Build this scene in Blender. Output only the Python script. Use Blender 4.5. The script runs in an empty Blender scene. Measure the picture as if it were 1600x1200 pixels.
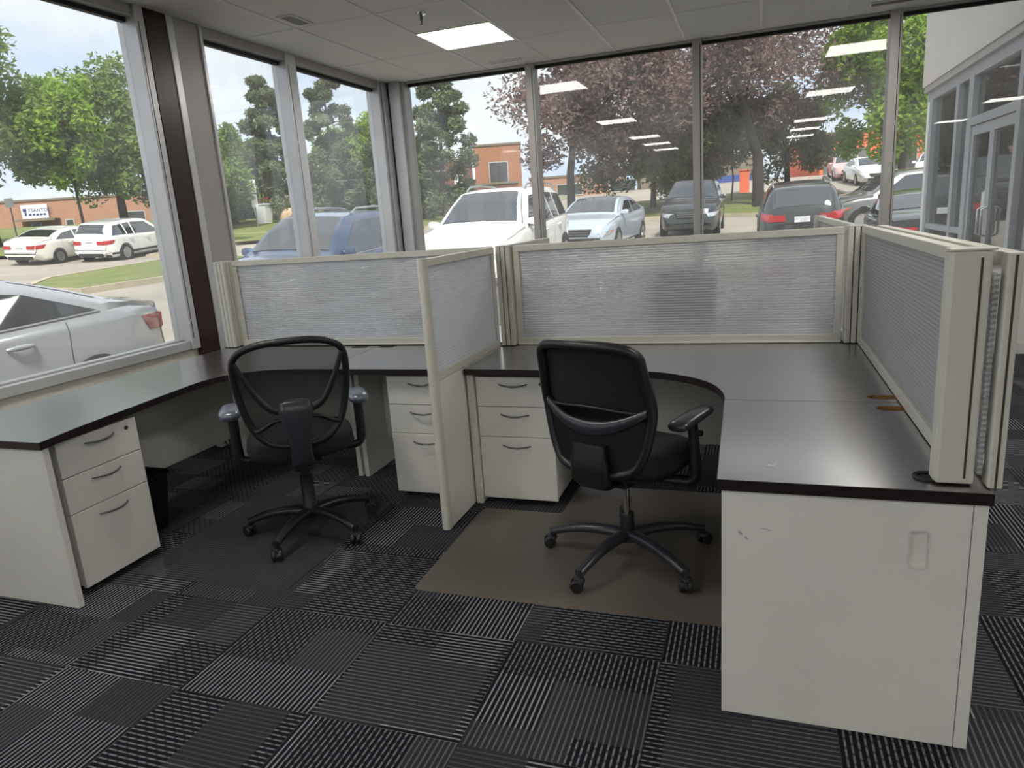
import bpy, bmesh, math, random
from mathutils import Vector, Matrix
random.seed(7)
scene = bpy.context.scene
COL = scene.collection
PI = math.pi

# ---------------------------------------------------------------- camera
cam_data = bpy.data.cameras.new('camera')
cam_data.sensor_width = 36.0
cam_data.lens = 24.513
cam_data.clip_start = 0.05
cam_data.clip_end = 600
cam = bpy.data.objects.new('camera', cam_data)
COL.objects.link(cam)
_r0 = Vector((0.94440831, 0.32145559, -0.06898733))
_r1 = Vector((0.01130504, -0.24145828, -0.97034535))
_r2 = Vector((-0.32858049, 0.91562231, -0.23166927))
_m = Matrix((_r0, -_r1, -_r2)).transposed().to_4x4()
_m.translation = Vector((0, 0, 1.4861))
cam.matrix_world = _m
scene.camera = cam

# ---------------------------------------------------------------- world, sun, exposure
SKY_STRENGTH = 0.58
SUN_STRENGTH = 2.7
PANEL_EMIT = 8.5
world = bpy.data.worlds.new('sky')
scene.world = world
world.use_nodes = True
wn, wl = world.node_tree.nodes, world.node_tree.links
wn.clear()
_tc = wn.new('ShaderNodeTexCoord')
_mp = wn.new('ShaderNodeMapping')
_mp.inputs['Scale'].default_value = (1.0, 1.0, 2.2)
_nz = wn.new('ShaderNodeTexNoise')
_nz.inputs['Scale'].default_value = 2.3
_nz.inputs['Detail'].default_value = 6
_nz.inputs['Roughness'].default_value = 0.55
_rp = wn.new('ShaderNodeValToRGB')
_rp.color_ramp.elements[0].position = 0.36
_rp.color_ramp.elements[0].color = (0.60, 0.72, 0.92, 1)
_rp.color_ramp.elements[1].position = 0.56
_rp.color_ramp.elements[1].color = (0.90, 0.93, 0.98, 1)
_bg = wn.new('ShaderNodeBackground')
_bg.inputs['Strength'].default_value = SKY_STRENGTH
_wo = wn.new('ShaderNodeOutputWorld')
wl.new(_tc.outputs['Generated'], _mp.inputs['Vector'])
wl.new(_mp.outputs['Vector'], _nz.inputs['Vector'])
wl.new(_nz.outputs['Fac'], _rp.inputs['Fac'])
wl.new(_rp.outputs['Color'], _bg.inputs['Color'])
wl.new(_bg.outputs['Background'], _wo.inputs['Surface'])

sun_data = bpy.data.lights.new('sun', 'SUN')
sun_data.energy = SUN_STRENGTH
sun_data.angle = math.radians(9)
sun_data.color = (1.0, 0.95, 0.86)
sun = bpy.data.objects.new('sun', sun_data)
COL.objects.link(sun)
sun.rotation_euler = Vector((-0.30, 0.52, -0.80)).to_track_quat('-Z', 'Y').to_euler()

vs = scene.view_settings
vs.view_transform = 'Standard'
vs.look = 'None'
vs.exposure = 1.2
vs.gamma = 1.0
vs.use_curve_mapping = False
scene.cycles.use_denoising = True
scene.cycles.max_bounces = 10
scene.cycles.transparent_max_bounces = 24
scene.cycles.sample_clamp_indirect = 6.0
scene.cycles.caustics_reflective = False
scene.cycles.caustics_refractive = False

# ---------------------------------------------------------------- materials
def s2l(c):
    return tuple(((x / 255) / 12.92 if x / 255 <= 0.04045 else ((x / 255 + 0.055) / 1.055) ** 2.4) for x in c)

def nt(name):
    m = bpy.data.materials.new(name)
    m.use_nodes = True
    n = m.node_tree.nodes
    n.clear()
    return m, n, m.node_tree.links

def mat(name, col, rough=0.5, metal=0.0, vary=0.0, vscale=8.0, bump=0.0, bscale=60.0, coat=0.0, stretch=None, spec=0.5, ior=1.5, coat_rough=0.06, coat_ior=1.5, second=None, emit=None):
    m, n, l = nt(name)
    out = n.new('ShaderNodeOutputMaterial')
    b = n.new('ShaderNodeBsdfPrincipled')
    l.new(b.outputs[0], out.inputs[0])
    b.inputs['Base Color'].default_value = (*col, 1)
    b.inputs['Roughness'].default_value = rough
    b.inputs['Metallic'].default_value = metal
    b.inputs['Specular IOR Level'].default_value = spec
    b.inputs['IOR'].default_value = ior
    if coat:
        b.inputs['Coat Weight'].default_value = coat
        b.inputs['Coat Roughness'].default_value = coat_rough
        b.inputs['Coat IOR'].default_value = coat_ior
    if emit:
        b.inputs['Emission Color'].default_value = (*emit[0], 1)
        b.inputs['Emission Strength'].default_value = emit[1]
    if vary or bump:
        tc = n.new('ShaderNodeTexCoord')
        mp = n.new('ShaderNodeMapping')
        if stretch:
            mp.inputs['Scale'].default_value = stretch
        l.new(tc.outputs['Object'], mp.inputs['Vector'])
    if vary:
        z = n.new('ShaderNodeTexNoise')
        z.inputs['Scale'].default_value = vscale
        z.inputs['Detail'].default_value = 5
        l.new(mp.outputs[0], z.inputs['Vector'])
        mx = n.new('ShaderNodeMix')
        mx.data_type = 'RGBA'
        hi = second if second else tuple(min(1, c * (1 + vary)) for c in col)
        lo = col if second else tuple(c * (1 - vary) for c in col)
        mx.inputs[6].default_value = (*lo, 1)
        mx.inputs[7].default_value = (*hi, 1)
        rp = n.new('ShaderNodeMapRange')
        rp.inputs[1].default_value = 0.32
        rp.inputs[2].default_value = 0.68
        l.new(z.outputs['Fac'], rp.inputs[0])
        l.new(rp.outputs[0], mx.inputs[0])
        l.new(mx.outputs[2], b.inputs['Base Color'])
    if bump:
        z2 = n.new('ShaderNodeTexNoise')
        z2.inputs['Scale'].default_value = bscale
        z2.inputs['Detail'].default_value = 3
        l.new(mp.outputs[0], z2.inputs['Vector'])
        bp = n.new('ShaderNodeBump')
        bp.inputs['Strength'].default_value = bump
        bp.inputs['Distance'].default_value = 0.01
        l.new(z2.outputs['Fac'], bp.inputs['Height'])
        l.new(bp.outputs[0], b.inputs['Normal'])
    return m

class NB:
    'small helper to chain math nodes'
    def __init__(s, n, l): s.n, s.l = n, l
    def put(s, sock, v):
        if isinstance(v, (int, float)): sock.default_value = v
        else: s.l.new(v, sock)
    def m(s, op, a, b=0.0, c=0.0):
        q = s.n.new('ShaderNodeMath'); q.operation = op
        s.put(q.inputs[0], a); s.put(q.inputs[1], b); s.put(q.inputs[2], c)
        return q.outputs[0]

def schlick(n, l, f0, top=0.96):
    'reflectance of a thin sheet, the same from both of its sides'
    k = NB(n, l)
    g = n.new('ShaderNodeNewGeometry')
    d = n.new('ShaderNodeVectorMath'); d.operation = 'DOT_PRODUCT'
    l.new(g.outputs['Normal'], d.inputs[0]); l.new(g.outputs['Incoming'], d.inputs[1])
    c = k.m('ABSOLUTE', d.outputs['Value'])
    p = k.m('POWER', k.m('SUBTRACT', 1.0, c), 5.0)
    return k.m('ADD', k.m('MULTIPLY', p, top - f0), f0)

def glass_mat(name, tint=(1, 1, 1), refl=1.0, ior=1.5, haze=0.0):
    m, n, l = nt(name)
    out = n.new('ShaderNodeOutputMaterial')
    tr = n.new('ShaderNodeBsdfTransparent')
    tr.inputs[0].default_value = (*tint, 1)
    gl = n.new('ShaderNodeBsdfGlossy')
    gl.inputs['Roughness'].default_value = 0.0
    gl.inputs[0].default_value = (refl, refl, refl, 1)
    fr = schlick(n, l, ((ior - 1) / (ior + 1)) ** 2)
    mx = n.new('ShaderNodeMixShader')
    l.new(fr, mx.inputs[0])
    l.new(tr.outputs[0], mx.inputs[1])
    l.new(gl.outputs[0], mx.inputs[2])
    last = mx
    if haze:
        df = n.new('ShaderNodeBsdfDiffuse')
        df.inputs[0].default_value = (0.8, 0.8, 0.78, 1)
        tl = n.new('ShaderNodeBsdfTranslucent')
        tl.inputs[0].default_value = (0.8, 0.8, 0.78, 1)
        ad = n.new('ShaderNodeMixShader')
        ad.inputs[0].default_value = 0.5
        l.new(df.outputs[0], ad.inputs[1])
        l.new(tl.outputs[0], ad.inputs[2])
        tc = n.new('ShaderNodeTexCoord')
        z = n.new('ShaderNodeTexNoise')
        z.inputs['Scale'].default_value = 1.7
        z.inputs['Detail'].default_value = 4
        l.new(tc.outputs['Object'], z.inputs['Vector'])
        mr = n.new('ShaderNodeMapRange')
        mr.inputs[1].default_value = 0.35
        mr.inputs[2].default_value = 0.75
        mr.inputs[3].default_value = haze * 0.3
        mr.inputs[4].default_value = haze
        l.new(z.outputs['Fac'], mr.inputs[0])
        m2 = n.new('ShaderNodeMixShader')
        l.new(mr.outputs[0], m2.inputs[0])
        l.new(mx.outputs[0], m2.inputs[1])
        l.new(ad.outputs[0], m2.inputs[2])
        last = m2
    l.new(last.outputs[0], out.inputs[0])
    return m

def poly_mat():
    # fluted translucent plastic sheet: part clear, part bending, part milky
    m, n, l = nt('fluted_polycarbonate')
    out = n.new('ShaderNodeOutputMaterial')
    tr = n.new('ShaderNodeBsdfTransparent')
    tr.inputs[0].default_value = (0.95, 0.96, 0.98, 1)
    rf = n.new('ShaderNodeBsdfRefraction')
    rf.inputs['IOR'].default_value = 1.25
    rf.inputs['Roughness'].default_value = 0.0
    rf.inputs[0].default_value = (0.95, 0.96, 0.98, 1)
    df = n.new('ShaderNodeBsdfDiffuse')
    df.inputs[0].default_value = (0.92, 0.93, 0.93, 1)
    tl = n.new('ShaderNodeBsdfTranslucent')
    tl.inputs[0].default_value = (0.92, 0.94, 0.97, 1)
    gl = n.new('ShaderNodeBsdfGlossy')
    gl.inputs['Roughness'].default_value = 0.18
    a = n.new('ShaderNodeMixShader'); a.inputs[0].default_value = 0.62
    l.new(tr.outputs[0], a.inputs[1]); l.new(rf.outputs[0], a.inputs[2])
    b = n.new('ShaderNodeMixShader'); b.inputs[0].default_value = 0.72
    l.new(df.outputs[0], b.inputs[1]); l.new(tl.outputs[0], b.inputs[2])
    k = NB(n, l)
    tc = n.new('ShaderNodeTexCoord')
    sp = n.new('ShaderNodeSeparateXYZ'); l.new(tc.outputs['Object'], sp.inputs[0])
    rib = k.m('POWER', k.m('ABSOLUTE', k.m('COSINE', k.m('MULTIPLY', k.m('SUBTRACT', sp.outputs[2], 0.045), PI / 0.0142))), 3.0)
    c = n.new('ShaderNodeMixShader')
    g = n.new('ShaderNodeNewGeometry')
    dp = n.new('ShaderNodeVectorMath'); dp.operation = 'DOT_PRODUCT'
    l.new(g.outputs['True Normal'], dp.inputs[0]); l.new(g.outputs['Incoming'], dp.inputs[1])
    slant = k.m('POWER', k.m('SUBTRACT', 1.0, k.m('ABSOLUTE', dp.outputs['Value'])), 1.5)
    l.new(k.m('MINIMUM', k.m('ADD', k.m('ADD', k.m('MULTIPLY', rib, 0.36), 0.26), k.m('MULTIPLY', slant, 1.0)), 0.96), c.inputs[0])
    l.new(a.outputs[0], c.inputs[1]); l.new(b.outputs[0], c.inputs[2])
    fr = schlick(n, l, 0.02, 0.5)
    d = n.new('ShaderNodeMixShader')
    l.new(fr, d.inputs[0]); l.new(c.outputs[0], d.inputs[1]); l.new(gl.outputs[0], d.inputs[2])
    l.new(d.outputs[0], out.inputs[0])
    return m

def alpha_mat(name, col, alpha, rough=0.6):
    m, n, l = nt(name)
    out = n.new('ShaderNodeOutputMaterial')
    tr = n.new('ShaderNodeBsdfTransparent')
    b = n.new('ShaderNodeBsdfPrincipled')
    b.inputs['Base Color'].default_value = (*col, 1)
    b.inputs['Roughness'].default_value = rough
    mx = n.new('ShaderNodeMixShader')
    mx.inputs[0].default_value = alpha
    l.new(tr.outputs[0], mx.inputs[1]); l.new(b.outputs[0], mx.inputs[2]); l.new(mx.outputs[0], out.inputs[0])
    return m

def carpet_mat():
    m, n, l = nt('striped_carpet')
    k = NB(n, l)
    out = n.new('ShaderNodeOutputMaterial')
    b = n.new('ShaderNodeBsdfPrincipled')
    b.inputs['Roughness'].default_value = 0.95
    b.inputs['Specular IOR Level'].default_value = 0.15
    l.new(b.outputs[0], out.inputs[0])
    tc = n.new('ShaderNodeTexCoord')
    sp = n.new('ShaderNodeSeparateXYZ'); l.new(tc.outputs['Object'], sp.inputs[0])
    oi = n.new('ShaderNodeObjectInfo'); rnd = oi.outputs['Random']
    x, y = sp.outputs[0], sp.outputs[1]
    # unequal blocks inside one tile
    u = k.m('FLOOR', k.m('ADD', k.m('MULTIPLY', k.m('ADD', x, 0.26), 4.2), k.m('MULTIPLY', rnd, 0.9)))
    sh = k.m('MULTIPLY', k.m('SINE', k.m('ADD', k.m('MULTIPLY', u, 2.4), k.m('MULTIPLY', rnd, 19.0))), 0.45)
    v = k.m('FLOOR', k.m('ADD', k.m('ADD', k.m('MULTIPLY', k.m('ADD', y, 0.26), 3.0), k.m('MULTIPLY', rnd, 7.3)), sh))
    cb = n.new('ShaderNodeCombineXYZ')
    k.put(cb.inputs[0], u); k.put(cb.inputs[1], v); k.put(cb.inputs[2], k.m('MULTIPLY', rnd, 97.0))
    wh = n.new('ShaderNodeTexWhiteNoise'); wh.noise_dimensions = '3D'; l.new(cb.outputs[0], wh.inputs['Vector'])
    z = wh.outputs['Value']
    row = k.m('MULTIPLY', k.m('ADD', y, 0.26), 56.0)
    line = k.m('SMOOTH_MAX', k.m('SUBTRACT', k.m('SINE', k.m('MULTIPLY', row, 2 * PI)), 0.15), 0.0, 0.2)
    rowi = k.m('FLOOR', row)
    dash = k.m('GREATER_THAN', k.m('SINE', k.m('ADD', k.m('MULTIPLY', x, 2 * PI * 26), k.m('MULTIPLY', rowi, PI))), -0.6)
    solid = k.m('GREATER_THAN', z, 0.72)
    mid = k.m('GREATER_THAN', z, 0.40)
    dark = k.m('LESS_THAN', z, 0.18)
    wgt = k.m('ADD', k.m('MULTIPLY', solid, 0.95), k.m('MULTIPLY', k.m('SUBTRACT', mid, solid), k.m('ADD', k.m('MULTIPLY', dash, 0.42), 0.22)))
    wgt = k.m('ADD', wgt, k.m('MULTIPLY', k.m('SUBTRACT', 1.0, mid), 0.30))
    wgt = k.m('SUBTRACT', wgt, k.m('MULTIPLY', dark, 0.17))
    nz = n.new('ShaderNodeTexNoise'); nz.inputs['Scale'].default_value = 210; nz.inputs['Detail'].default_value = 2
    l.new(tc.outputs['Object'], nz.inputs['Vector'])
    nz3 = n.new('ShaderNodeTexNoise'); nz3.inputs['Scale'].default_value = 38; nz3.inputs['Detail'].default_value = 2
    l.new(tc.outputs['Object'], nz3.inputs['Vector'])
    nn = k.m('ADD', k.m('ADD', k.m('MULTIPLY', nz.outputs['Fac'], 1.0), k.m('MULTIPLY', nz3.outputs['Fac'], 0.9)), 0.05)
    f = k.m('MULTIPLY', k.m('MULTIPLY', line, wgt), nn)
    base = k.m('ADD', 0.0, k.m('MULTIPLY', k.m('SUBTRACT', 1.0, mid), k.m('MULTIPLY', nz.outputs['Fac'], 0.12)))
    f = k.m('ADD', f, base)
    mx = n.new('ShaderNodeMix'); mx.data_type = 'RGBA'
    mx.inputs[6].default_value = (0.0085, 0.009, 0.0125, 1)
    mx.inputs[7].default_value = (0.37, 0.385, 0.425, 1)
    k.put(mx.inputs[0], f)
    l.new(mx.outputs[2], b.inputs['Base Color'])
    bp = n.new('ShaderNodeBump'); bp.inputs['Strength'].default_value = 0.5; bp.inputs['Distance'].default_value = 0.004
    k.put(bp.inputs['Height'], line); l.new(bp.outputs[0], b.inputs['Normal'])
    return m

def brick_mat(name, c1, c2, mortar, scale=1.0):
    m, n, l = nt(name)
    out = n.new('ShaderNodeOutputMaterial')
    b = n.new('ShaderNodeBsdfPrincipled'); b.inputs['Roughness'].default_value = 0.9
    l.new(b.outputs[0], out.inputs[0])
    tc = n.new('ShaderNodeTexCoord'); k = NB(n, l)
    sp = n.new('ShaderNodeSeparateXYZ'); l.new(tc.outputs['Object'], sp.inputs[0])
    cb = n.new('ShaderNodeCombineXYZ')
    k.put(cb.inputs[0], k.m('ADD', sp.outputs[0], sp.outputs[1])); k.put(cb.inputs[1], sp.outputs[2])
    br = n.new('ShaderNodeTexBrick'); br.inputs['Scale'].default_value = 4.0 * scale
    br.inputs['Color1'].default_value = (*c1, 1); br.inputs['Color2'].default_value = (*c2, 1); br.inputs['Mortar'].default_value = (*mortar, 1)
    br.inputs['Mortar Size'].default_value = 0.025
    l.new(cb.outputs[0], br.inputs['Vector']); l.new(br.outputs['Color'], b.inputs['Base Color'])
    return m

def leaf_mat(name, c1, c2, trans=0.35):
    m, n, l = nt(name)
    out = n.new('ShaderNodeOutputMaterial')
    tc = n.new('ShaderNodeTexCoord')
    z = n.new('ShaderNodeTexNoise'); z.inputs['Scale'].default_value = 1.1; z.inputs['Detail'].default_value = 6
    l.new(tc.outputs['Object'], z.inputs['Vector'])
    mr = n.new('ShaderNodeMapRange'); mr.inputs[1].default_value = 0.35; mr.inputs[2].default_value = 0.65
    l.new(z.outputs['Fac'], mr.inputs[0])
    mx = n.new('ShaderNodeMix'); mx.data_type = 'RGBA'
    mx.inputs[6].default_value = (*c1, 1); mx.inputs[7].default_value = (*c2, 1)
    l.new(mr.outputs[0], mx.inputs[0])
    d = n.new('ShaderNodeBsdfDiffuse'); t = n.new('ShaderNodeBsdfTranslucent')
    l.new(mx.outputs[2], d.inputs[0]); l.new(mx.outputs[2], t.inputs[0])
    a = n.new('ShaderNodeMixShader'); a.inputs[0].default_value = trans
    l.new(d.outputs[0], a.inputs[1]); l.new(t.outputs[0], a.inputs[2]); l.new(a.outputs[0], out.inputs[0])
    return m

M = {}
M['laminate'] = mat('white_laminate', (0.80, 0.79, 0.74), 0.42, vary=0.03, vscale=3)
M['worktop'] = mat('dark_walnut_laminate', (0.020, 0.0085, 0.008), 0.30, vary=0.5, vscale=9, stretch=(1.2, 22, 10), ior=2.2, coat=1.0, coat_rough=0.2, coat_ior=3.2, second=(0.040, 0.016, 0.014))
M['worktop_edge'] = mat('dark_edge_band', (0.012, 0.006, 0.006), 0.4)
M['particle'] = mat('raw_particle_board', (0.36, 0.20, 0.075), 0.9, vary=0.3, vscale=90)
M['screen_frame'] = mat('beige_grey_aluminium', (0.68, 0.665, 0.595), 0.38, vary=0.03, vscale=4)
M['groove'] = mat('dark_groove', (0.05, 0.048, 0.04), 0.6)
M['poly'] = poly_mat()
M['aluminium'] = mat('window_aluminium', (0.66, 0.66, 0.675), 0.36, metal=0.35, vary=0.05, vscale=3)
M['alu_dull'] = mat('grey_cladding', (0.44, 0.425, 0.41), 0.45, metal=0.1, vary=0.04, vscale=3)
M['maroon'] = mat('dark_maroon_paint', (0.030, 0.006, 0.0055), 0.35, vary=0.25, vscale=2, stretch=(6, 6, .6))
M['gasket'] = mat('black_gasket', (0.008, 0.008, 0.008), 0.6)
M['glass'] = glass_mat('window_glass', (0.97, 0.985, 0.975), 1.0, 1.42, haze=0.15)
M['wall'] = mat('beige_wall_paint', (0.74, 0.71, 0.63), 0.7, vary=0.03, vscale=2)
M['wall_white'] = mat('white_wall_paint', (0.80, 0.79, 0.76), 0.75)
M['baseboard'] = mat('white_baseboard', (0.68, 0.67, 0.64), 0.5, vary=0.1, vscale=6)
M['ceiling_tile'] = mat('mineral_ceiling_tile', (0.90, 0.885, 0.855), 0.95, vary=0.06, vscale=70, bump=0.35, bscale=160)
M['tbar'] = mat('ceiling_grid_metal', (0.85, 0.84, 0.81), 0.5)
M['dark_gap'] = mat('dark_shadow_gap', (0.02, 0.02, 0.02), 0.9)
M['slab'] = mat('subfloor', (0.02, 0.02, 0.022), 0.95)
M['carpet'] = carpet_mat()
M['black_plastic'] = mat('black_plastic', (0.012, 0.0125, 0.014), 0.38, bump=0.05, bscale=300)
M['black_soft'] = mat('black_fabric', (0.010, 0.0105, 0.013), 0.9, vary=0.25, vscale=120, bump=0.2, bscale=400)
M['navy_soft'] = mat('dark_navy_fabric', (0.011, 0.012, 0.017), 0.9, vary=0.25, vscale=120, bump=0.2, bscale=400)
M['pad'] = mat('arm_pad_painted_sheen', (0.10, 0.12, 0.16), 0.28, ior=1.9)  # pale blue sheen on the pads is painted into the base colour
M['slate_plastic'] = mat('satin_slate_plastic', (0.030, 0.033, 0.042), 0.3)
M['mesh'] = alpha_mat('chair_mesh', (0.02, 0.02, 0.022), 0.62)
M['chrome'] = mat('chrome', (0.6, 0.6, 0.6), 0.18, metal=1.0)
M['pull'] = mat('dark_nickel_pull', (0.17, 0.17, 0.18), 0.3, metal=0.9)
M['mat_brown'] = mat('brown_mat_vinyl', (0.125, 0.105, 0.09), 0.38, vary=0.06, vscale=2.5, bump=0.04, bscale=220)
M['mat_clear'] = alpha_mat('clear_mat_vinyl', (0.085, 0.088, 0.10), 0.42, 0.22)
M['bin'] = mat('black_bin_plastic', (0.006, 0.006, 0.006), 0.45)
M['panel_light'] = mat('led_panel', (0.9, 0.9, 0.9), 0.5, emit=((1.0, 0.965, 0.90), PANEL_EMIT))
M['white_metal'] = mat('white_enamel', (0.72, 0.71, 0.69), 0.4)
M['paper'] = mat('white_paper', (0.8, 0.8, 0.8), 0.8)

# ---------------------------------------------------------------- geometry helpers
class MB:
    def __init__(s): s.v, s.f = [], []
    def add(s, verts, faces):
        o = len(s.v)
        s.v += [tuple(p) for p in verts]
        s.f += [tuple(i + o for i in q) for q in faces]
        return s
    def box(s, x0, x1, y0, y1, z0, z1):
        x0, x1 = min(x0, x1), max(x0, x1); y0, y1 = min(y0, y1), max(y0, y1); z0, z1 = min(z0, z1), max(z0, z1)
        return s.add([(x0, y0, z0), (x1, y0, z0), (x1, y1, z0), (x0, y1, z0), (x0, y0, z1), (x1, y0, z1), (x1, y1, z1), (x0, y1, z1)],
                     [(0, 3, 2, 1), (4, 5, 6, 7), (0, 1, 5, 4), (1, 2, 6, 5), (2, 3, 7, 6), (3, 0, 4, 7)])
    def prism(s, poly, z0, z1):
        n = len(poly)
        return s.add([(p[0], p[1], z0) for p in poly] + [(p[0], p[1], z1) for p in poly],
                     [tuple(range(n - 1, -1, -1)), tuple(range(n, 2 * n))] + [(i, (i + 1) % n, n + (i + 1) % n, n + i) for i in range(n)])
    def loft(s, rings, cap=True, closed=False):
        n = len(rings[0]); k = len(rings); o = []
        vs_ = [p for r in rings for p in r]
        fs = []
        for a in range(k if closed else k - 1):
            b = (a + 1) % k
            for i in range(n):
                j = (i + 1) % n
                fs.append((a * n + i, a * n + j, b * n + j, b * n + i))
        if cap and not closed:
            fs.append(tuple(range(n - 1, -1, -1))); fs.append(tuple((k - 1) * n + i for i in range(n)))
        return s.add(vs_, fs)
    def tube(s, path, r, n=8, closed=False, flat=1.0, up=None):
        pts = [Vector(p) for p in path]; k = len(pts); rings = []
        rs = r if isinstance(r, (list, tuple)) else [r] * k
        ref = Vector(up) if up else None
        prev = None
        for i, p in enumerate(pts):
            if closed: t = pts[(i + 1) % k] - pts[i - 1]
            else: t = pts[min(i + 1, k - 1)] - pts[max(i - 1, 0)]
            t.normalize()
            if ref is not None: a = ref - t * ref.dot(t)
            elif prev is not None: a = prev - t * prev.dot(t)
            else:
                q = Vector((0, 0, 1)) if abs(t.z) < 0.9 else Vector((1, 0, 0)); a = q - t * q.dot(t)
            if a.length < 1e-6: a = t.orthogonal()
            a.normalize(); prev = a.copy()
            b = t.cross(a)
            rings.append([tuple(p + (a * math.cos(2 * PI * j / n) * flat + b * math.sin(2 * PI * j / n)) * rs[i]) for j in range(n)])
        return s.loft(rings, True, closed)
    def lathe(s, prof, n=16, c=(0, 0, 0), axis='z'):
        rings = []
        for r, h in prof:
            rg = []
            for j in range(n):
                a = 2 * PI * j / n
                p = (r * math.cos(a), r * math.sin(a), h)
                if axis == 'x': p = (h, p[0], p[1])
                elif axis == 'y': p = (p[1], h, p[0])
                rg.append((p[0] + c[0], p[1] + c[1], p[2] + c[2]))
            rings.append(rg)
        return s.loft(rings)
    def grid(s, fn, nu, nv):
        vs_ = [fn(i / nu, j / nv) for j in range(nv + 1) for i in range(nu + 1)]
        w = nu + 1
        return s.add(vs_, [(j * w + i, j * w + i + 1, (j + 1) * w + i + 1, (j + 1) * w + i) for j in range(nv) for i in range(nu)])
    def move(s, d, rz=0.0):
        c, q = math.cos(rz), math.sin(rz)
        s.v = [(x * c - y * q + d[0], x * q + y * c + d[1], z + d[2]) for x, y, z in s.v]
        return s

ORG = {}
def link(o, parent):
    COL.objects.link(o)
    if parent is not None:
        o.parent = parent
    return o

def obj(name, mb, m, parent=None, bevel=0.0, smooth=None, world=True, kind=None, fix=True):
    'one mesh object; with world=True the coordinates are room coordinates, taken back to the parent root'
    me = bpy.data.meshes.new(name)
    off = Vector((0, 0, 0))
    if parent is not None and world:
        off = ORG.get(parent.name, Vector((0, 0, 0)))
    me.from_pydata([(x - off.x, y - off.y, z - off.z) for x, y, z in mb.v], [], mb.f)
    if fix:
        bm = bmesh.new(); bm.from_mesh(me); bmesh.ops.recalc_face_normals(bm, faces=bm.faces); bm.to_mesh(me); bm.free()
    for q in (m if isinstance(m, (list, tuple)) else [m]):
        me.materials.append(q)
    if smooth is not None:
        me.polygons.foreach_set('use_smooth', [True] * len(me.polygons))
        if smooth > 0:
            me.set_sharp_from_angle(angle=math.radians(smooth))
    me.update()
    o = link(bpy.data.objects.new(name, me), parent)
    ORG[o.name] = off
    if bevel:
        b = o.modifiers.new('edge', 'BEVEL'); b.width = bevel; b.segments = 2; b.limit_method = 'ANGLE'; b.angle_limit = math.radians(40)
    if kind: o['kind'] = kind
    return o

def tag(o, label=None, cat=None, group=None, kind=None):
    if label: o['label'] = label
    if cat: o['category'] = cat
    if group: o['group'] = group
    if kind: o['kind'] = kind
    return o

def thing(name, label, cat, loc=(0, 0, 0), rz=0.0, group=None, kind=None):
    o = bpy.data.objects.new(name, None)
    o.empty_display_size = 0.1
    COL.objects.link(o)
    o.location = loc; o.rotation_euler = (0, 0, rz)
    ORG[o.name] = Vector(loc)
    return tag(o, label, cat, group, kind)

def copy_tree(o, parent=None):
    c = o.copy(); COL.objects.link(c); c.parent = parent
    ORG[c.name] = ORG.get(o.name, Vector((0, 0, 0)))
    for ch in list(o.children):
        copy_tree(ch, c)
    return c

def cut(o, cutters, m=None):
    'carve real openings; the cutter objects are removed again'
    tmp = []
    for mb in cutters:
        c = obj('cutter', mb, m if m else o.data.materials[0], None)
        c.location = -ORG.get(o.name, Vector((0, 0, 0)))
        tmp.append(c)
    old_parent = o.parent
    o.parent = None
    for c in tmp:
        b = o.modifiers.new('cut', 'BOOLEAN'); b.operation = 'DIFFERENCE'; b.solver = 'EXACT'; b.object = c
        try: b.material_mode = 'TRANSFER'
        except Exception: pass
    dg = bpy.context.evaluated_depsgraph_get()
    dg.update()
    me = bpy.data.meshes.new_from_object(o.evaluated_get(dg))
    o.modifiers.clear()
    o.data = me
    o.parent = old_parent
    for c in tmp:
        bpy.data.objects.remove(c)
    return o

def rrect(x0, x1, y0, y1, r, n=5):
    p = []
    for cx, cy, a0 in ((x1 - r, y1 - r, 0), (x0 + r, y1 - r, 90), (x0 + r, y0 + r, 180), (x1 - r, y0 + r, 270)):
        for i in range(n + 1):
            a = math.radians(a0 + 90 * i / n); p.append((cx + r * math.cos(a), cy + r * math.sin(a)))
    return p

def B(*a): return MB().box(*a)
# ================================================================ THE SETTING
XL, YN, ZC = -3.78, 7.20, 2.96          # left wall, window wall, ceiling
YB, XR = -8.0, 6.5

# floor of carpet tiles
floor = obj('floor', MB().box(XL - 0.1, XR, YB, YN + 0.1, -0.12, -0.008).box(2.3, XR, YN + 0.1, 11.9, -0.12, -0.008), M['slab'])
tag(floor, kind='structure')
TP = 0.521
x_org, y_org = -1.33, 1.567
tile_me = None
cells = []
for i in range(-5, 16):
    for j in range(-19, 11):
        x0, y0 = x_org + i * TP, y_org + j * TP
        if x0 + TP < XL or x0 > XR - 0.3 or y0 + TP < YB or y0 + TP > YN + 0.3: continue
        cells.append((i, j, x0, y0))
def in_view(c):
    cx, cy = c[2] + TP / 2, c[3] + TP / 2
    if cy < 0.9: return False
    if cx > 0.55 + (cy - 1.2) * 0.62: return False
    if cx < -0.6 - cy * 1.75: return False
    return True
near = [c for c in cells if in_view(c)]
far = [c for c in cells if not in_view(c)]
def tile_box(): return MB().box(-TP / 2 + .0006, TP / 2 - .0006, -TP / 2 + .0006, TP / 2 - .0006, -0.008, 0.0)
for c in near:
    if tile_me is None:
        t = obj('carpet_tile', tile_box(), M['carpet'], floor); tile_me = t.data
    else:
        t = link(bpy.data.objects.new('carpet_tile', tile_me), floor)
    cx = min(max(c[2] + TP / 2, XL + .1), 99)
    t.location = (c[2] + TP / 2, c[3] + TP / 2, 0.0)
    t.rotation_euler = (0, 0, PI / 2 * ((c[0] + c[1]) % 2) + PI * random.choice((0, 1)))
rest = MB()
for c in far:
    rest.box(c[2], c[2] + TP, c[3], c[3] + TP, -0.008, 0.0)
obj('carpet_tiling', rest, M['carpet'], floor, kind='stuff')

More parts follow.
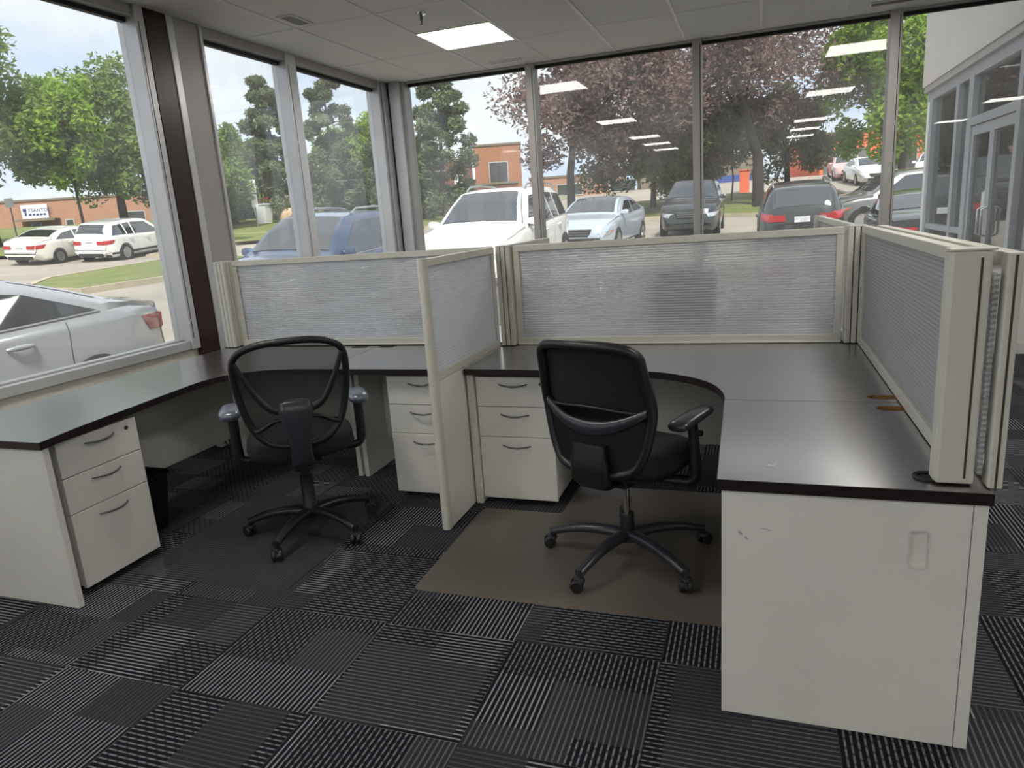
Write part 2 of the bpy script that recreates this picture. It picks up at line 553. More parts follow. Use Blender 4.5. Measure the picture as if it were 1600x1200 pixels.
# walls
wl_ = obj('wall_left', MB().box(XL - 0.18, XL, YB, YN + 0.18, -0.15, 0.74), M['wall']); tag(wl_, kind='structure')
wn_ = obj('wall_north', MB().box(XL - 0.18, 2.3, YN, YN + 0.18, -0.15, 0.80), M['wall_white']); tag(wn_, kind='structure')
tag(obj('wall_back', B(XL - 0.18, XR, YB - 0.15, YB, -0.1, ZC + .05), M['wall_white']), kind='structure')
tag(obj('wall_right', B(XR, XR + 0.15, YB, 11.9, -0.1, ZC + .05), M['wall_white']), kind='structure')
tag(obj('wall_entry', B(2.3, XR, 11.9, 12.05, -0.15, ZC + .05), M['wall_white']), kind='structure')
tag(obj('baseboard_left', B(XL, XL + 0.015, YB, YN, 0, 0.10), M['baseboard'], bevel=.004), kind='structure')
tag(obj('baseboard_north', B(XL, 2.3, YN - 0.015, YN, 0, 0.10), M['baseboard'], bevel=.004), kind='structure')

# ceiling: tiles on a metal grid
ceiling = obj('ceiling', MB().box(XL - 0.3, XR + .15, YB - .15, YN + 0.2, ZC + 0.09, ZC + 0.30).box(2.3, XR + .15, YN + .2, 12.05, ZC + .09, ZC + .3), M['dark_gap'])
tag(ceiling, kind='structure')
gx = [-3.25 + 0.6535 * i for i in range(-1, 16)]
gy = [6.16 - 1.292 * j for j in range(-1, 12)]
gx_l = [max(XL, v) for v in gx]
LIGHTS = [(-2.6, 5.514), (-2.6, 1.638), (-2.6, -1.592), (-2.6, -3.53), (-2.6, -5.468),
          (0.671, 5.514), (0.671, 2.284), (0.671, -1.592), (0.671, -3.53), (0.671, -5.468),
          (3.94, 5.514), (3.94, 1.638), (3.94, -1.592), (3.94, -5.468)]
def has_light(x0, y0):
    return [q for q in LIGHTS if abs(q[0] - x0) < 0.1 and y0 - 0.05 < q[1] < y0 + 1.25]
tile_cache = {}
def ceil_tile(x0, x1, y0, y1):
    w, d = round(x1 - x0, 3), round(y1 - y0, 3)
    if w < 0.05 or d < 0.05: return
    key = (w, d)
    if key not in tile_cache:
        o = obj('ceiling_tile', B(0.006, w - .006, .006, d - .006, 0, .016), M['ceiling_tile'], ceiling, bevel=.003); tile_cache[key] = o.data
    else:
        o = link(bpy.data.objects.new('ceiling_tile', tile_cache[key]), ceiling)
        b = o.modifiers.new('edge', 'BEVEL'); b.width = .003; b.segments = 1
    o.location = (x0, y0, ZC + random.uniform(-.001, .001))
for i in range(len(gx) - 1):
    x0, x1 = gx[i], min(gx[i + 1], XR)
    if x1 <= XL or x0 >= XR: continue
    x0 = max(x0, XL)
    for j in range(len(gy)):
        y1 = gy[j]; y0 = y1 - 1.292
        y0c, y1c = max(y0, YB), min(y1, YN)
        if y1c - y0c < .05: continue
        hl = has_light(gx[i], y0)
        if hl:
            ly = hl[0][1]
            ceil_tile(x0, x1, y0c, ly - .003); ceil_tile(x0, x1, ly + .649, y1c)
        else:
            ceil_tile(x0, x1, y0c, y1c)
for v in gx:
    if XL < v < XR: obj('grid_runner', B(v - .011, v + .011, YB, YN, ZC - .004, ZC + .002), M['tbar'], ceiling)
for v in gy:
    if YB < v < YN: obj('grid_runner', B(XL, XR, v - .009, v + .009, ZC - .003, ZC + .002), M['tbar'], ceiling)
tag(obj('roof', MB().box(2.28, XR + .2, YN + .2, 12.06, ZC + .3, ZC + .5).box(XL - .3, XR + .2, YB - .2, YN + .25, ZC + .3, ZC + .5), M['dark_gap']), kind='structure')

places = {(-2.6, 5.514): 'nearest the window corner, in plain view beside the sprinkler'}
names = ['left row', 'middle row', 'right row']
cnt = {}
for k, (x, y) in enumerate(LIGHTS):
    r = names[[-2.6, 0.671, 3.94].index(x)]
    cnt[r] = cnt.get(r, 0) + 1
    order = ['first', 'second', 'third', 'fourth', 'fifth'][cnt[r] - 1]
    lab = 'glowing square ceiling light panel in plain view beside the sprinkler head' if k == 0 else 'glowing square ceiling light panel, %s from the windows in the %s' % (order, r)
    t = thing('ceiling_light', lab, 'ceiling light', (x + .326, y + .323, ZC), group='square ceiling light panels')
    fr = MB()
    for a in ((-.326, .326, -.323, -.305), (-.326, .326, .305, .323), (-.326, -.308, -.305, .305), (.308, .326, -.305, .305)):
        fr.box(a[0], a[1], a[2], a[3], -.005, .01)
    obj('frame', fr, M['tbar'], t, world=False)
    obj('diffuser', B(-.308, .308, -.305, .305, -.002, .006), M['panel_light'], t, world=False)

def vent(label, x0, x1, y0, y1, along):
    t = thing('ceiling_vent', label, 'air vent', ((x0 + x1) / 2, (y0 + y1) / 2, ZC))
    f = MB(); w = .018
    f.box(x0 - w, x1 + w, y0 - w, y0, ZC - .008, ZC + .003).box(x0 - w, x1 + w, y1, y1 + w, ZC - .008, ZC + .003)
    f.box(x0 - w, x0, y0, y1, ZC - .008, ZC + .003).box(x1, x1 + w, y0, y1, ZC - .008, ZC + .003)
    obj('frame', f, M['white_metal'], t)
    obj('throat', B(x0, x1, y0, y1, ZC - .0015, ZC + .001), M['dark_gap'], t)
    if along == 'y':
        n = max(2, int((x1 - x0) / .022))
        for i in range(n):
            c = x0 + (i + .5) * (x1 - x0) / n
            obj('slat', MB().add([(c - .006, y0, ZC - .006), (c + .003, y0, ZC), (c + .003, y1, ZC), (c - .006, y1, ZC - .006), (c - .004, y0, ZC - .007), (c + .005, y0, ZC - .001), (c + .005, y1, ZC - .001), (c - .004, y1, ZC - .007)], [(0, 1, 2, 3), (4, 7, 6, 5), (0, 3, 7, 4), (1, 5, 6, 2), (0, 4, 5, 1), (3, 2, 6, 7)]), M['alu_dull'], t)
    else:
        n = max(2, int((y1 - y0) / .022))
        for i in range(n):
            c = y0 + (i + .5) * (y1 - y0) / n
            obj('slat', B(x0, x1, c - .003, c + .003, ZC - .006, ZC), M['alu_dull'], t)
vent('small louvred ceiling vent near the left window header', -3.165, -3.075, 4.56, 4.79, 'y')
vent('thin slot ceiling vent near the window corner column', -2.45, -2.17, 6.885, 6.925, 'x')
vent('long slot ceiling vent above the right window mullion', 0.86, 1.30, 6.80, 6.90, 'x')

sp = thing('sprinkler_head', 'pendent fire sprinkler head hanging from the ceiling beside the light panel', 'sprinkler', (-2.30, 5.03, ZC))
obj('escutcheon', MB().lathe([(.04, 0), (.038, -.008), (.02, -.014), (.012, -.016)], 16), M['chrome'], sp, smooth=40, world=False)
obj('body', MB().lathe([(.011, -.012), (.011, -.045), (.006, -.05), (.005, -.075)], 10), M['pull'], sp, smooth=40, world=False)
obj('deflector', MB().lathe([(.004, -.074), (.018, -.078), (.018, -.081), (.004, -.083)], 10), M['pull'], sp, smooth=40, world=False)

# ---------------------------------------------------------------- windows on the left
HL, HN = 2.865, 2.915      # window head heights (left / north)
def window_left(n, y0, y1, mull):
    w = thing('window_%d' % n, None, None, (XL - .05, (y0 + y1) / 2, .74), kind='structure')
    obj('sill_bar', MB().box(XL - .11, XL + .03, y0, y1, .74, .80).box(XL - .085, XL - .03, y0, y1, .80, .813), M['aluminium'], w, bevel=.004)
    obj('head_bar', B(XL - .11, XL + .03, y0, y1, HL + .028, ZC), M['alu_dull'], w, bevel=.004)
    obj('head_gasket', B(XL - .07, XL - .03, y0, y1, HL, HL + .03), M['gasket'], w)
    obj('glass_pane', B(XL - .065, XL - .057, y0, y1, .81, HL + .02), M['glass'], w)
    if mull:
        a, b = mull
        obj('mullion', B(XL - .11, XL + .04, a, b, .79, ZC), M['aluminium'], w, bevel=.005)
        obj('mullion_seam', B(XL + .038, XL + .0415, a + .022, a + .027, .80, HL), M['gasket'], w)
    return w
window_left(1, 1.90, 3.835, (1.83, 1.90))
window_left(2, 4.41, 5.39, (5.39, 5.53))
window_left(3, 5.53, 6.95, None)
n = 4
for a in (0.0, -1.9, -3.8, -5.7, -7.6):
    window_left(n, a, a + 1.83, (a - .07, a)); n += 1

# steel column between the first two panes: aluminium jamb, recessed maroon steel, aluminium angle, grey cladding
t1 = thing('trim_1', None, None, (XL, 4.12, 0), kind='structure')
obj('jamb', B(XL - .11, XL + .05, 3.835, 3.905, .74, ZC), M['aluminium'], t1, bevel=.004)
obj('jamb_seam', B(XL + .047, XL + .0515, 3.852, 3.857, .82, HL), M['gasket'], t1)
obj('steel_column', B(XL - .11, XL + .040, 3.922, 4.10, 0, ZC), M['maroon'], t1)
obj('column_return', B(XL - .11, XL + .030, 3.905, 3.922, .74, ZC), M['groove'], t1)
obj('angle_strip', B(XL - .11, XL + .048, 4.10, 4.16, 0, ZC), M['aluminium'], t1, bevel=.004)
obj('cladding', B(XL - .11, XL + .046, 4.16, 4.41, 0, ZC), M['alu_dull'], t1, bevel=.003)
obj('cladding_edge', B(XL - .11, XL + .06, 4.385, 4.412, .74, ZC), M['aluminium'], t1, bevel=.003)

# corner column
t2 = thing('trim_2', None, None, (XL, YN, 0), kind='structure')
obj('jamb', B(XL - .11, XL + .04, 6.95, 6.99, .74, ZC), M['aluminium'], t2, bevel=.003)
obj('gap_strip', B(XL - .11, XL + .015, 6.99, 7.012, .74, ZC), M['gasket'], t2)
obj('face', B(XL - .11, XL + .05, 7.012, 7.17, .74, ZC), M['aluminium'], t2, bevel=.004)
obj('gap_strip', MB().prism([(XL + .03, 7.12), (XL + .085, 7.12), (XL + .085, 7.2), (XL + .03, 7.2)], .74, ZC), M['gasket'], t2)
obj('face', B(XL + .075, XL + .20, 7.10, YN + .1, .80, ZC), M['aluminium'], t2, bevel=.008)
obj('jamb', B(XL + .20, XL + .24, 7.14, YN + .1, .80, ZC), M['alu_dull'], t2, bevel=.003)

# ---------------------------------------------------------------- windows to the north
def window_north(n, x0, x1, mull):
    w = thing('window_%d' % n, None, None, ((x0 + x1) / 2, YN + .06, .80), kind='structure')
    obj('sill_bar', MB().box(x0, x1, YN - .03, YN + .11, .80, .842).box(x0, x1, YN + .03, YN + .085, .842, .855), M['aluminium'], w, bevel=.004)
    obj('head_bar', B(x0, x1, YN - .03, YN + .11, HN + .028, ZC), M['alu_dull'], w, bevel=.004)
    obj('head_gasket', B(x0, x1, YN + .03, YN + .07, HN, HN + .03), M['gasket'], w)
    obj('glass_pane', B(x0, x1, YN + .057, YN + .065, .85, HN + .02), M['glass'], w)
    if mull:
        obj('mullion', B(mull[0], mull[1], YN - .04, YN + .11, .79, ZC), M['alu_dull'], w, bevel=.005)
        obj('mullion_seam', B(mull[0] + .068, mull[0] + .074, YN - .0415, YN - .035, .80, HN), M['gasket'], w)
window_north(9, XL + .24, -2.20, (-2.20, -2.11))
window_north(10, -2.11, -.58, (-.58, -.495))
window_north(11, -.495, 1.055, (1.055, 1.145))
window_north(12, 1.145, 2.22, (2.22, 2.30))

# ================================================================ WORKSTATIONS
DZ, DT = 0.75, 0.032
def curve(pts, n=6):
    'catmull-rom through the points'
    out = []
    for i in range(len(pts) - 1):
        p0, p1, p2, p3 = pts[max(i - 1, 0)], pts[i], pts[i + 1], pts[min(i + 2, len(pts) - 1)]
        for k in range(n):
            t = k / n
            out.append(tuple(.5 * ((2 * p1[a]) + (-p0[a] + p2[a]) * t + (2 * p0[a] - 5 * p1[a] + 4 * p2[a] - p3[a]) * t * t + (-p0[a] + 3 * p1[a] - 3 * p2[a] + p3[a]) * t ** 3) for a in range(2)))
    out.append(pts[-1])
    return out
def curve3_b(pts, n=5):
    xy = curve([(p[0], p[1]) for p in pts], n); zz = curve([(p[2], 0) for p in pts], n)
    return [(a[0], a[1], c[0]) for a, c in zip(xy, zz)]
def worktop(poly, parent, holes=()):
    o = obj('worktop', MB().prism(poly, DZ - DT + .001, DZ), M['worktop'], parent)
    if holes: cut(o, holes, M['particle'])
    band = MB()
    n = len(poly)
    cx = sum(p[0] for p in poly) / n; cy = sum(p[1] for p in poly) / n
    # edge band: a thin skin around the board
    vs_, fs = [], []
    for i, p in enumerate(poly):
        a = Vector(poly[i - 1]); b = Vector(p); c = Vector(poly[(i + 1) % n])
        d1 = (b - a).normalized(); d2 = (c - b).normalized()
        n1 = Vector((d1.y, -d1.x)); n2 = Vector((d2.y, -d2.x))
        nn = (n1 + n2); nn = nn / max(nn.length_squared, .2) * 2 * .0015
        q = b + nn
        vs_ += [(q.x, q.y, DZ - DT), (q.x, q.y, DZ - .0012), (b.x, b.y, DZ - .0008), (b.x, b.y, DZ - DT)]
    for i in range(n):
        j = (i + 1) % n
        fs += [(4 * i, 4 * j, 4 * j + 1, 4 * i + 1), (4 * i + 1, 4 * j + 1, 4 * j + 2, 4 * i + 2), (4 * i + 3, 4 * j + 3, 4 * j, 4 * i)]
    band.add(vs_, fs)
    obj('edge_band', band, M['worktop_edge'], o)
    return o
def slot(x0, x1, y0, y1, depth=.027):
    return MB().prism(rrect(x0, x1, y0, y1, min(x1 - x0, y1 - y0) * .49, 6), DZ - depth, DZ + .01)

# --- left workstation
d1 = thing('corner_desk', 'long dark brown corner desk with white end panel along the left window', 'desk', (-3.0, 2.6, 0))
inner = curve([(-2.672, 1.868), (-2.715, 2.10), (-2.745, 2.37), (-2.775, 2.63), (-2.795, 2.87), (-2.75, 3.04), (-2.60, 3.15), (-2.42, 3.188), (-2.262, 3.192)])
worktop([(-3.44, 1.868)] + inner + [(-2.262, 3.85), (-3.44, 3.85)], d1, [slot(-2.44, -2.33, 3.80, 3.842)])
obj('end_panel', B(-3.42, -2.69, 1.886, 1.914, .004, DZ - DT), M['laminate'], d1, bevel=.002)
obj('modesty_panel', B(-3.36, -3.34, 1.92, 3.70, .17, DZ - DT), M['laminate'], d1, bevel=.002)
obj('modesty_panel', B(-3.30, -2.30, 3.76, 3.78, .17, DZ - DT), M['laminate'], d1, bevel=.002)
obj('gable', B(-2.300, -2.270, 3.50, 3.82, .004, DZ - DT), M['laminate'], d1, bevel=.002)
obj('corner_leg', B(-3.36, -3.30, 3.72, 3.80, .004, DZ - DT), M['laminate'], d1, bevel=.002)
obj('grommet_rim', MB().prism(rrect(-2.443, -2.327, 3.797, 3.845, .023), DZ - .002, DZ + .0012), M['gasket'], d1)
d2 = thing('return_desk', 'short dark brown return desk over the half hidden drawer unit', 'desk', (-1.86, 3.5, 0))
worktop([(-2.258, 3.192), (-1.468, 3.20), (-1.468, 3.85), (-2.258, 3.85)], d2)
obj('gable', B(-2.252, -2.222, 3.50, 3.82, .004, DZ - DT), M['laminate'], d2, bevel=.002)
obj('gable', B(-1.51, -1.48, 3.25, 3.82, .004, DZ - DT), M['laminate'], d2, bevel=.002)
obj('modesty_panel', B(-2.22, -1.51, 3.76, 3.78, .17, DZ - DT), M['laminate'], d2, bevel=.002)
obj('grommet_rim', MB().prism(rrect(-2.245, -2.14, 3.80, 3.846, .022), DZ - .002, DZ + .0012), M['gasket'], d2)

# --- middle workstation
d3 = thing('corner_desk', 'curved dark brown corner desk below the wide middle screen', 'desk', (-.4, 3.4, 0))
inner = curve([(-1.408, 3.212), (-.95, 3.196), (-.62, 3.195), (-.45, 3.175), (-.33, 3.12), (-.235, 3.045), (-.165, 2.95), (-.12, 2.82), (-.106, 2.706)])
worktop(inner + [(.545, 2.706), (.545, 3.85), (-1.408, 3.85)], d3, [slot(.395, .519, 2.748, 2.808)])
obj('gable', B(-1.408, -1.372, 3.232, 3.82, .004, DZ - DT), M['laminate'], d3, bevel=.002)
obj('modesty_panel', B(-1.37, .50, 3.78, 3.80, .20, DZ - DT), M['laminate'], d3, bevel=.002)
obj('modesty_panel', B(.50, .52, 2.75, 3.80, .20, DZ - DT), M['laminate'], d3, bevel=.002)
d4 = thing('return_desk', 'straight dark brown desk leg on the white sliding door cabinet', 'desk', (.23, 2.28, 0))
worktop([(-.094, 1.872), (.556, 1.872), (.545, 2.702), (-.108, 2.702)], d4, [slot(.404, .532, 2.595, 2.658)])
obj('scratch', MB().prism([(.03, 1.99), (.058, 1.988), (.062, 2.03), (.052, 2.002), (.04, 2.008)], DZ - .0004, DZ + .0005), M['alu_dull'], d4)
gr = thing('grommet_ring', 'small black cable grommet ring beside the right screen end post', 'grommet', (.445, 1.965, DZ))
obj('ring', MB().loft([[(x, y, z) for x, y in rrect(-.05 - e, .05 + e, -.032 - e, .032 + e, .03 + e)] for e, z in ((-.012, .0005), (-.012, .005), (-.003, .007), (0, .004), (0, .0005))], cap=False), M['gasket'], gr, world=False, smooth=50)
obj('throat', MB().prism(rrect(-.04, .04, -.022, .022, .02), .0002, .0012), M['dark_gap'], gr, world=False)

# --- sliding door cabinet under the right desk leg
cab = thing('storage_cabinet', 'white storage cabinet with sliding door and recessed pull at right front', 'cabinet', (.22, 2.2, 0))
obj('body', MB().box(-.083, -.065, 1.90, 2.55, .004, DZ - DT).box(.53, .55, 1.90, 2.55, .004, DZ - DT).box(-.065, .53, 2.53, 2.55, .004, DZ - DT).box(-.065, .53, 1.91, 2.53, .03, .05), M['laminate'], cab)
door = obj('sliding_door', B(-.083, .518, 1.884, 1.902, .006, DZ - DT - .001), M['laminate'], cab)
pull_cut = MB()
pr = rrect(.384, .427, .527, .632, .012)
pull_cut.add([(x, 1.87, z) for x, z in pr] + [(x, 1.897, z) for x, z in pr], [tuple(range(len(pr))), tuple(range(2 * len(pr) - 1, len(pr) - 1, -1))] + [(i, len(pr) + i, len(pr) + (i + 1) % len(pr), (i + 1) % len(pr)) for i in range(len(pr))])
cut(door, [pull_cut], M['laminate'])
pr2 = rrect(.380, .431, .523, .636, .014)
rim = MB(); k = len(pr)
rim.add([(x, 1.8835, z) for x, z in pr] + [(x, 1.8815, z) for x, z in pr] + [(x, 1.8815, z) for x, z in pr2] + [(x, 1.8838, z) for x, z in pr2],
        [(r * k + i, r * k + (i + 1) % k, (r + 1) * k + (i + 1) % k, (r + 1) * k + i) for r in range(3) for i in range(k)])
obj('pull_rim', rim, M['white_metal'], door, smooth=40)
obj('side_stile', B(.5205, .552, 1.884, 1.905, .004, DZ - DT - .001), M['laminate'], cab, bevel=.002)

# --- drawer units on castors
def pedestal(label, loc, rz, lock=True, w=.41, h=.665, z0=.035):
    t = thing('drawer_unit', label, 'drawer unit', loc, rz, group='white three drawer units on castors')
    obj('body', MB().box(-w / 2, w / 2, .02, .52, z0 + .01, z0 + h - .003), M['laminate'], t, bevel=.002, world=False)
    zs = [(z0 + .508, z0 + h), (z0 + .345, z0 + .5045), (z0, z0 + .3415)]
    for q, (a, b) in enumerate(zs):
        d = obj('drawer', B(-w / 2, w / 2, 0, .0195, a, b), M['laminate'], t, bevel=.0025, world=False)
        zz = b - .038 if q < 2 else b - .043
        path = [(-.076 + .152 * i / 12, -.003 - .026 * math.sin(PI * i / 12) ** .7, zz - .006 * math.sin(PI * i / 12)) for i in range(13)]
        obj('handle', MB().tube(path, [.0035 + .0015 * math.sin(PI * i / 12) for i in range(13)], 8), M['pull'], d, smooth=60, world=False)
        if q == 0 and lock:
            obj('lock', MB().lathe([(.0095, .001), (.0095, -.003), (.006, -.0035), (.002, -.002)], 14, (w / 2 - .058, 0, b - .036), 'y'), M['pull'], d, smooth=40, world=False)
    for sx in (-1, 1):
        for y in (.06, .47):
            c = obj('castor', MB().lathe([(.016, -.011), (.02, -.009), (.02, .009), (.016, .011)], 14, (sx * (w / 2 - .05), y, .0205), 'x'), M['black_plastic'], t, smooth=40, world=False)
            obj('castor_hood', MB().box(sx * (w / 2 - .05) - .016, sx * (w / 2 - .05) + .016, y - .006, y + .022, .028, z0 + .012), M['black_plastic'], c, world=False, bevel=.004)
    return t
pedestal('white three drawer unit with its fronts facing the room, beside the left end panel', (-2.752, 2.19, 0), PI / 2)
pedestal('white three drawer unit half hidden behind the low divider', (-1.684, 3.25, 0), 0, False)
pedestal('white three drawer unit under the middle desk, left of the chair', (-1.162, 3.25, 0), 0)

# --- waste bin
bn = thing('waste_bin', 'black square waste bin behind the left drawer unit', 'waste bin', (-3.065, 2.60, 0))
def sq(w, z, r=.03): return [(x, y, z) for x, y in rrect(-w, w, -w, w, r, 4)]
obj('tub', MB().loft([sq(.085, 0), sq(.115, .30), sq(.12, .30), sq(.12, .308), sq(.108, .308), sq(.08, .012)]), M['bin'], bn, smooth=40, world=False)
obj('rim', MB().loft([sq(.117, .292), sq(.123, .296), sq(.123, .309), sq(.117, .311), sq(.112, .307)], cap=False), M['bin'], bn, smooth=50, world=False)

# --- chair mats
def lip_mat(name, poly, m, label, z=.0005, th=.003):
    t = thing(name, label, 'chair mat', (sum(p[0] for p in poly) / len(poly), sum(p[1] for p in poly) / len(poly), 0))
    o = obj('sheet', MB().prism(poly, z, z + th), m, t, bevel=.0012)
    return t
def rcorner(pts, r=.05, n=5):
    out = []
    k = len(pts)
    for i in range(k):
        a, b, c = Vector(pts[i - 1]), Vector(pts[i]), Vector(pts[(i + 1) % k])
        p, q = b + (a - b).normalized() * r, b + (c - b).normalized() * r
        for j in range(n + 1):
            t = j / n; out.append(tuple((p * (1 - t) + b * t) * (1 - t) + (b * (1 - t) + q * t) * t))
    return out
lip_mat('chair_mat', rcorner([(-2.735, 2.19), (-1.885, 2.19), (-1.885, 3.17), (-2.45, 3.19), (-2.62, 3.05), (-2.735, 3.02)], .05), M['mat_clear'], 'clear grey chair mat with a lip under the mesh back chair')
lip_mat('chair_mat', rcorner([(-1.345, 2.335), (.02, 2.335), (.02, 3.57), (-.92, 3.57), (-.92, 3.18), (-1.345, 3.18)], .04), M['mat_brown'], 'opaque brown chair mat under the middle office chair')

# ---------------------------------------------------------------- screens
ST = 1.33
def fluted(axis, a0, a1, c, z0, z1, pitch=.0142, amp=.0034, th=.008):
    'ribbed sheet: the face is a row of shallow flutes running along the sheet'
    n = int((z1 - z0) / pitch) * 6
    fr, bk = [], []
    for i in range(n + 1):
        z = z0 + (z1 - z0) * i / n
        d = amp * abs(math.sin(PI * (z - z0) / pitch))
        fr.append((-(th / 2) - d, z)); bk.append((th / 2, z))
    prof = fr + bk[::-1]
    rings = []
    for a in (a0, a1):
        rings.append([(a, c + p, z) if axis == 'x' else (c + p, a, z) for p, z in prof])
    return MB().loft(rings)
def post(label, x, y, z0=DZ, z1=ST, w=.085, d=.085):
    t = thing('screen_post', label, 'post', (x, y, z0))
    obj('core', B(x - w / 2 + .008, x + w / 2 - .008, y - d / 2 + .008, y + d / 2 - .008, z0 + .002, z1 - .003), M['groove'], t)
    for k in range(3):
        a = x - w / 2 + k * w / 3
        obj('rib', B(a + .0025, a + w / 3 - .0025, y - d / 2, y - d / 2 + .02, z0 + .001, z1 - .003), M['screen_frame'], t, bevel=.003)
        obj('rib', B(a + .0025, a + w / 3 - .0025, y + d / 2 - .02, y + d / 2, z0 + .001, z1 - .003), M['screen_frame'], t, bevel=.003)
    for k in range(3):
        a = y - d / 2 + k * d / 3
        for sx in (-1, 1):
            obj('rib', B(x + sx * w / 2, x + sx * (w / 2 - .015), a + .003, a + d / 3 - .003, z0 + .001, z1 - .003), M['screen_frame'], t, bevel=.003)
    obj('cap', B(x - w / 2, x + w / 2, y - d / 2, y + d / 2, z1 - .003, z1 + .004), M['screen_frame'], t, bevel=.002)
    obj('foot', MB().prism(rrect(x - w / 2 - .012, x + w / 2 + .012, y - d / 2 - .012, y + d / 2 + .012, .02), z0, z0 + .004), M['gasket'], t)
    return t
def screen_x(label, x0, x1, y, z0=DZ, z1=ST, side=.035):
    t = thing('desk_screen', label, 'desk screen', ((x0 + x1) / 2, y, z0))
    h = .018
    obj('top_rail', B(x0, x1, y - h, y + h, z1 - .036, z1), M['screen_frame'], t, bevel=.003)
    obj('bottom_rail', MB().box(x0, x1, y - h, y + h, z0 + .003, z0 + .045).box(x0, x1, y - h - .006, y + h + .006, z0 + .001, z0 + .012), M['screen_frame'], t, bevel=.003)
    obj('side_rail', B(x0, x0 + side, y - h + .002, y + h - .002, z0 + .045, z1 - .036), M['screen_frame'], t, bevel=.003)
    obj('side_rail', B(x1 - side, x1, y - h + .002, y + h - .002, z0 + .045, z1 - .036), M['screen_frame'], t, bevel=.003)
    obj('fluted_pane', fluted('x', x0 + side, x1 - side, y, z0 + .045, z1 - .036), M['poly'], t)
    return t
def screen_y(label, y0, y1, x, z0=DZ, z1=ST, side=.035, panel=False):
    t = thing('desk_screen', label, 'desk screen', (x, (y0 + y1) / 2, 0 if panel else z0))
    h = .018
    obj('top_rail', B(x - h, x + h, y0, y1, z1 - .036, z1), M['screen_frame'], t, bevel=.003)
    obj('bottom_rail', B(x - h, x + h, y0, y1, z0 + .003, z0 + .045), M['screen_frame'], t, bevel=.003)
    obj('side_rail', B(x - h + .002, x + h - .002, y0, y0 + side, z0 + .045, z1 - .036), M['screen_frame'], t, bevel=.003)
    obj('side_rail', B(x - h + .002, x + h - .002, y1 - side, y1, z0 + .045, z1 - .036), M['screen_frame'], t, bevel=.003)
    obj('fluted_pane', fluted('y', y0 + side, y1 - side, x, z0 + .045, z1 - .036), M['poly'], t)
    if panel:
        obj('lower_panel', B(x - .02, x + .02, y0 + .01, y1, .004, z0), M['laminate'], t, bevel=.002)
        obj('end_cap', MB().prism([(x + .0225 * math.cos(a), y0 + .012 - .022 * math.sin(a)) for a in [PI * i / 8 for i in range(9)]] + [(x - .0225, y0 + .03), (x + .0225, y0 + .03)], .004, z1 + .002), M['screen_frame'], t, smooth=50)
    return t
SY = 3.872
post('fluted post at the left end of the window side screen', -3.40, SY)
post('fluted post joining the low divider and the middle screen', -1.378, SY, w=.086)
post('fluted post in the corner of the middle and right screens', .468, SY)
screen_x('translucent ribbed screen behind the mesh chair, in front of the corner windows', -3.343, -1.47, SY + .035)
screen_x('wide translucent ribbed screen behind the middle desk', -1.322, .412, SY)
screen_y('low divider with ribbed upper pane and white panel down to the floor', 2.895, 3.812, -1.438, panel=True)
screen_y('tall ribbed side screen along the right desk leg', 1.975, 3.812, .505)
rs = thing('screen_post', 'wide flat end post of the right side screen', 'post', (.48, 1.93, DZ))
obj('face', B(.438, .522, 1.915, 1.955, DZ + .004, ST + .006), M['screen_frame'], rs, bevel=.006)
obj('corner_bead', B(.434, .446, 1.925, 1.972, DZ + .006, ST + .004), M['screen_frame'], rs, bevel=.004)
obj('groove_strip', B(.4975, .5025, 1.9135, 1.916, DZ + .02, ST - .01), M['groove'], rs)
obj('top_cap', B(.436, .53, 1.913, 1.98, ST + .006, ST + .012), M['screen_frame'], rs, bevel=.002)
os_ = thing('desk_screen', 'outer screen panel seen edge on beside the right end post', 'desk screen', (.56, 2.8, DZ - .02))
obj('edge_post', B(.548, .58, 1.90, 1.95, DZ + .002, ST), M['screen_frame'], os_, bevel=.004)
obj('edge_groove', B(.562, .567, 1.8985, 1.901, DZ, ST - .006), M['groove'], os_)
obj('pane', fluted('y', 1.915, 3.80, .534, DZ + .03, ST - .05), M['poly'], os_)
obj('top_rail', B(.546, .58, 1.95, 3.83, ST - .036, ST), M['screen_frame'], os_, bevel=.003)
obj('bottom_rail', B(.556, .58, 1.95, 3.83, DZ + .003, DZ + .04), M['screen_frame'], os_, bevel=.003)

# --- workstations on the far side of the screens
d5 = thing('corner_desk', 'dark brown desk behind the wide middle screen', 'desk', (-.4, 4.3, 0))
worktop([(-1.36, 3.905), (.45, 3.905), (.45, 5.85), (-.15, 5.85), (-.17, 4.85), (-.30, 4.65), (-.55, 4.56), (-1.36, 4.56)], d5)
obj('gable', B(-1.35, -1.32, 3.93, 4.5, .004, DZ - DT), M['laminate'], d5, bevel=.002)
obj('gable', B(-.13, .43, 5.80, 5.83, .004, DZ - DT), M['laminate'], d5, bevel=.002)
obj('modesty_panel', B(-1.3, .42, 3.94, 3.96, .2, DZ - DT), M['laminate'], d5, bevel=.002)
d6 = thing('corner_desk', 'dark brown desk behind the window side screen', 'desk', (-2.4, 4.3, 0))
worktop([(-3.40, 3.94), (-1.47, 3.94), (-1.47, 4.58), (-2.5, 4.58), (-2.72, 4.72), (-2.8, 4.95), (-2.8, 5.7), (-3.40, 5.7)], d6)
obj('gable', B(-1.51, -1.48, 3.96, 4.52, .004, DZ - DT), M['laminate'], d6, bevel=.002)
obj('end_panel', B(-3.38, -2.82, 5.65, 5.68, .004, DZ - DT), M['laminate'], d6, bevel=.002)
screen_y('short far divider rail rising behind the middle screen', 3.93, 4.85, -1.40, panel=True)
screen_y('far side screen running on towards the entry windows', 3.93, 6.14, .478)
post('slim far post at the window end of the far side screen', .478, 6.20)

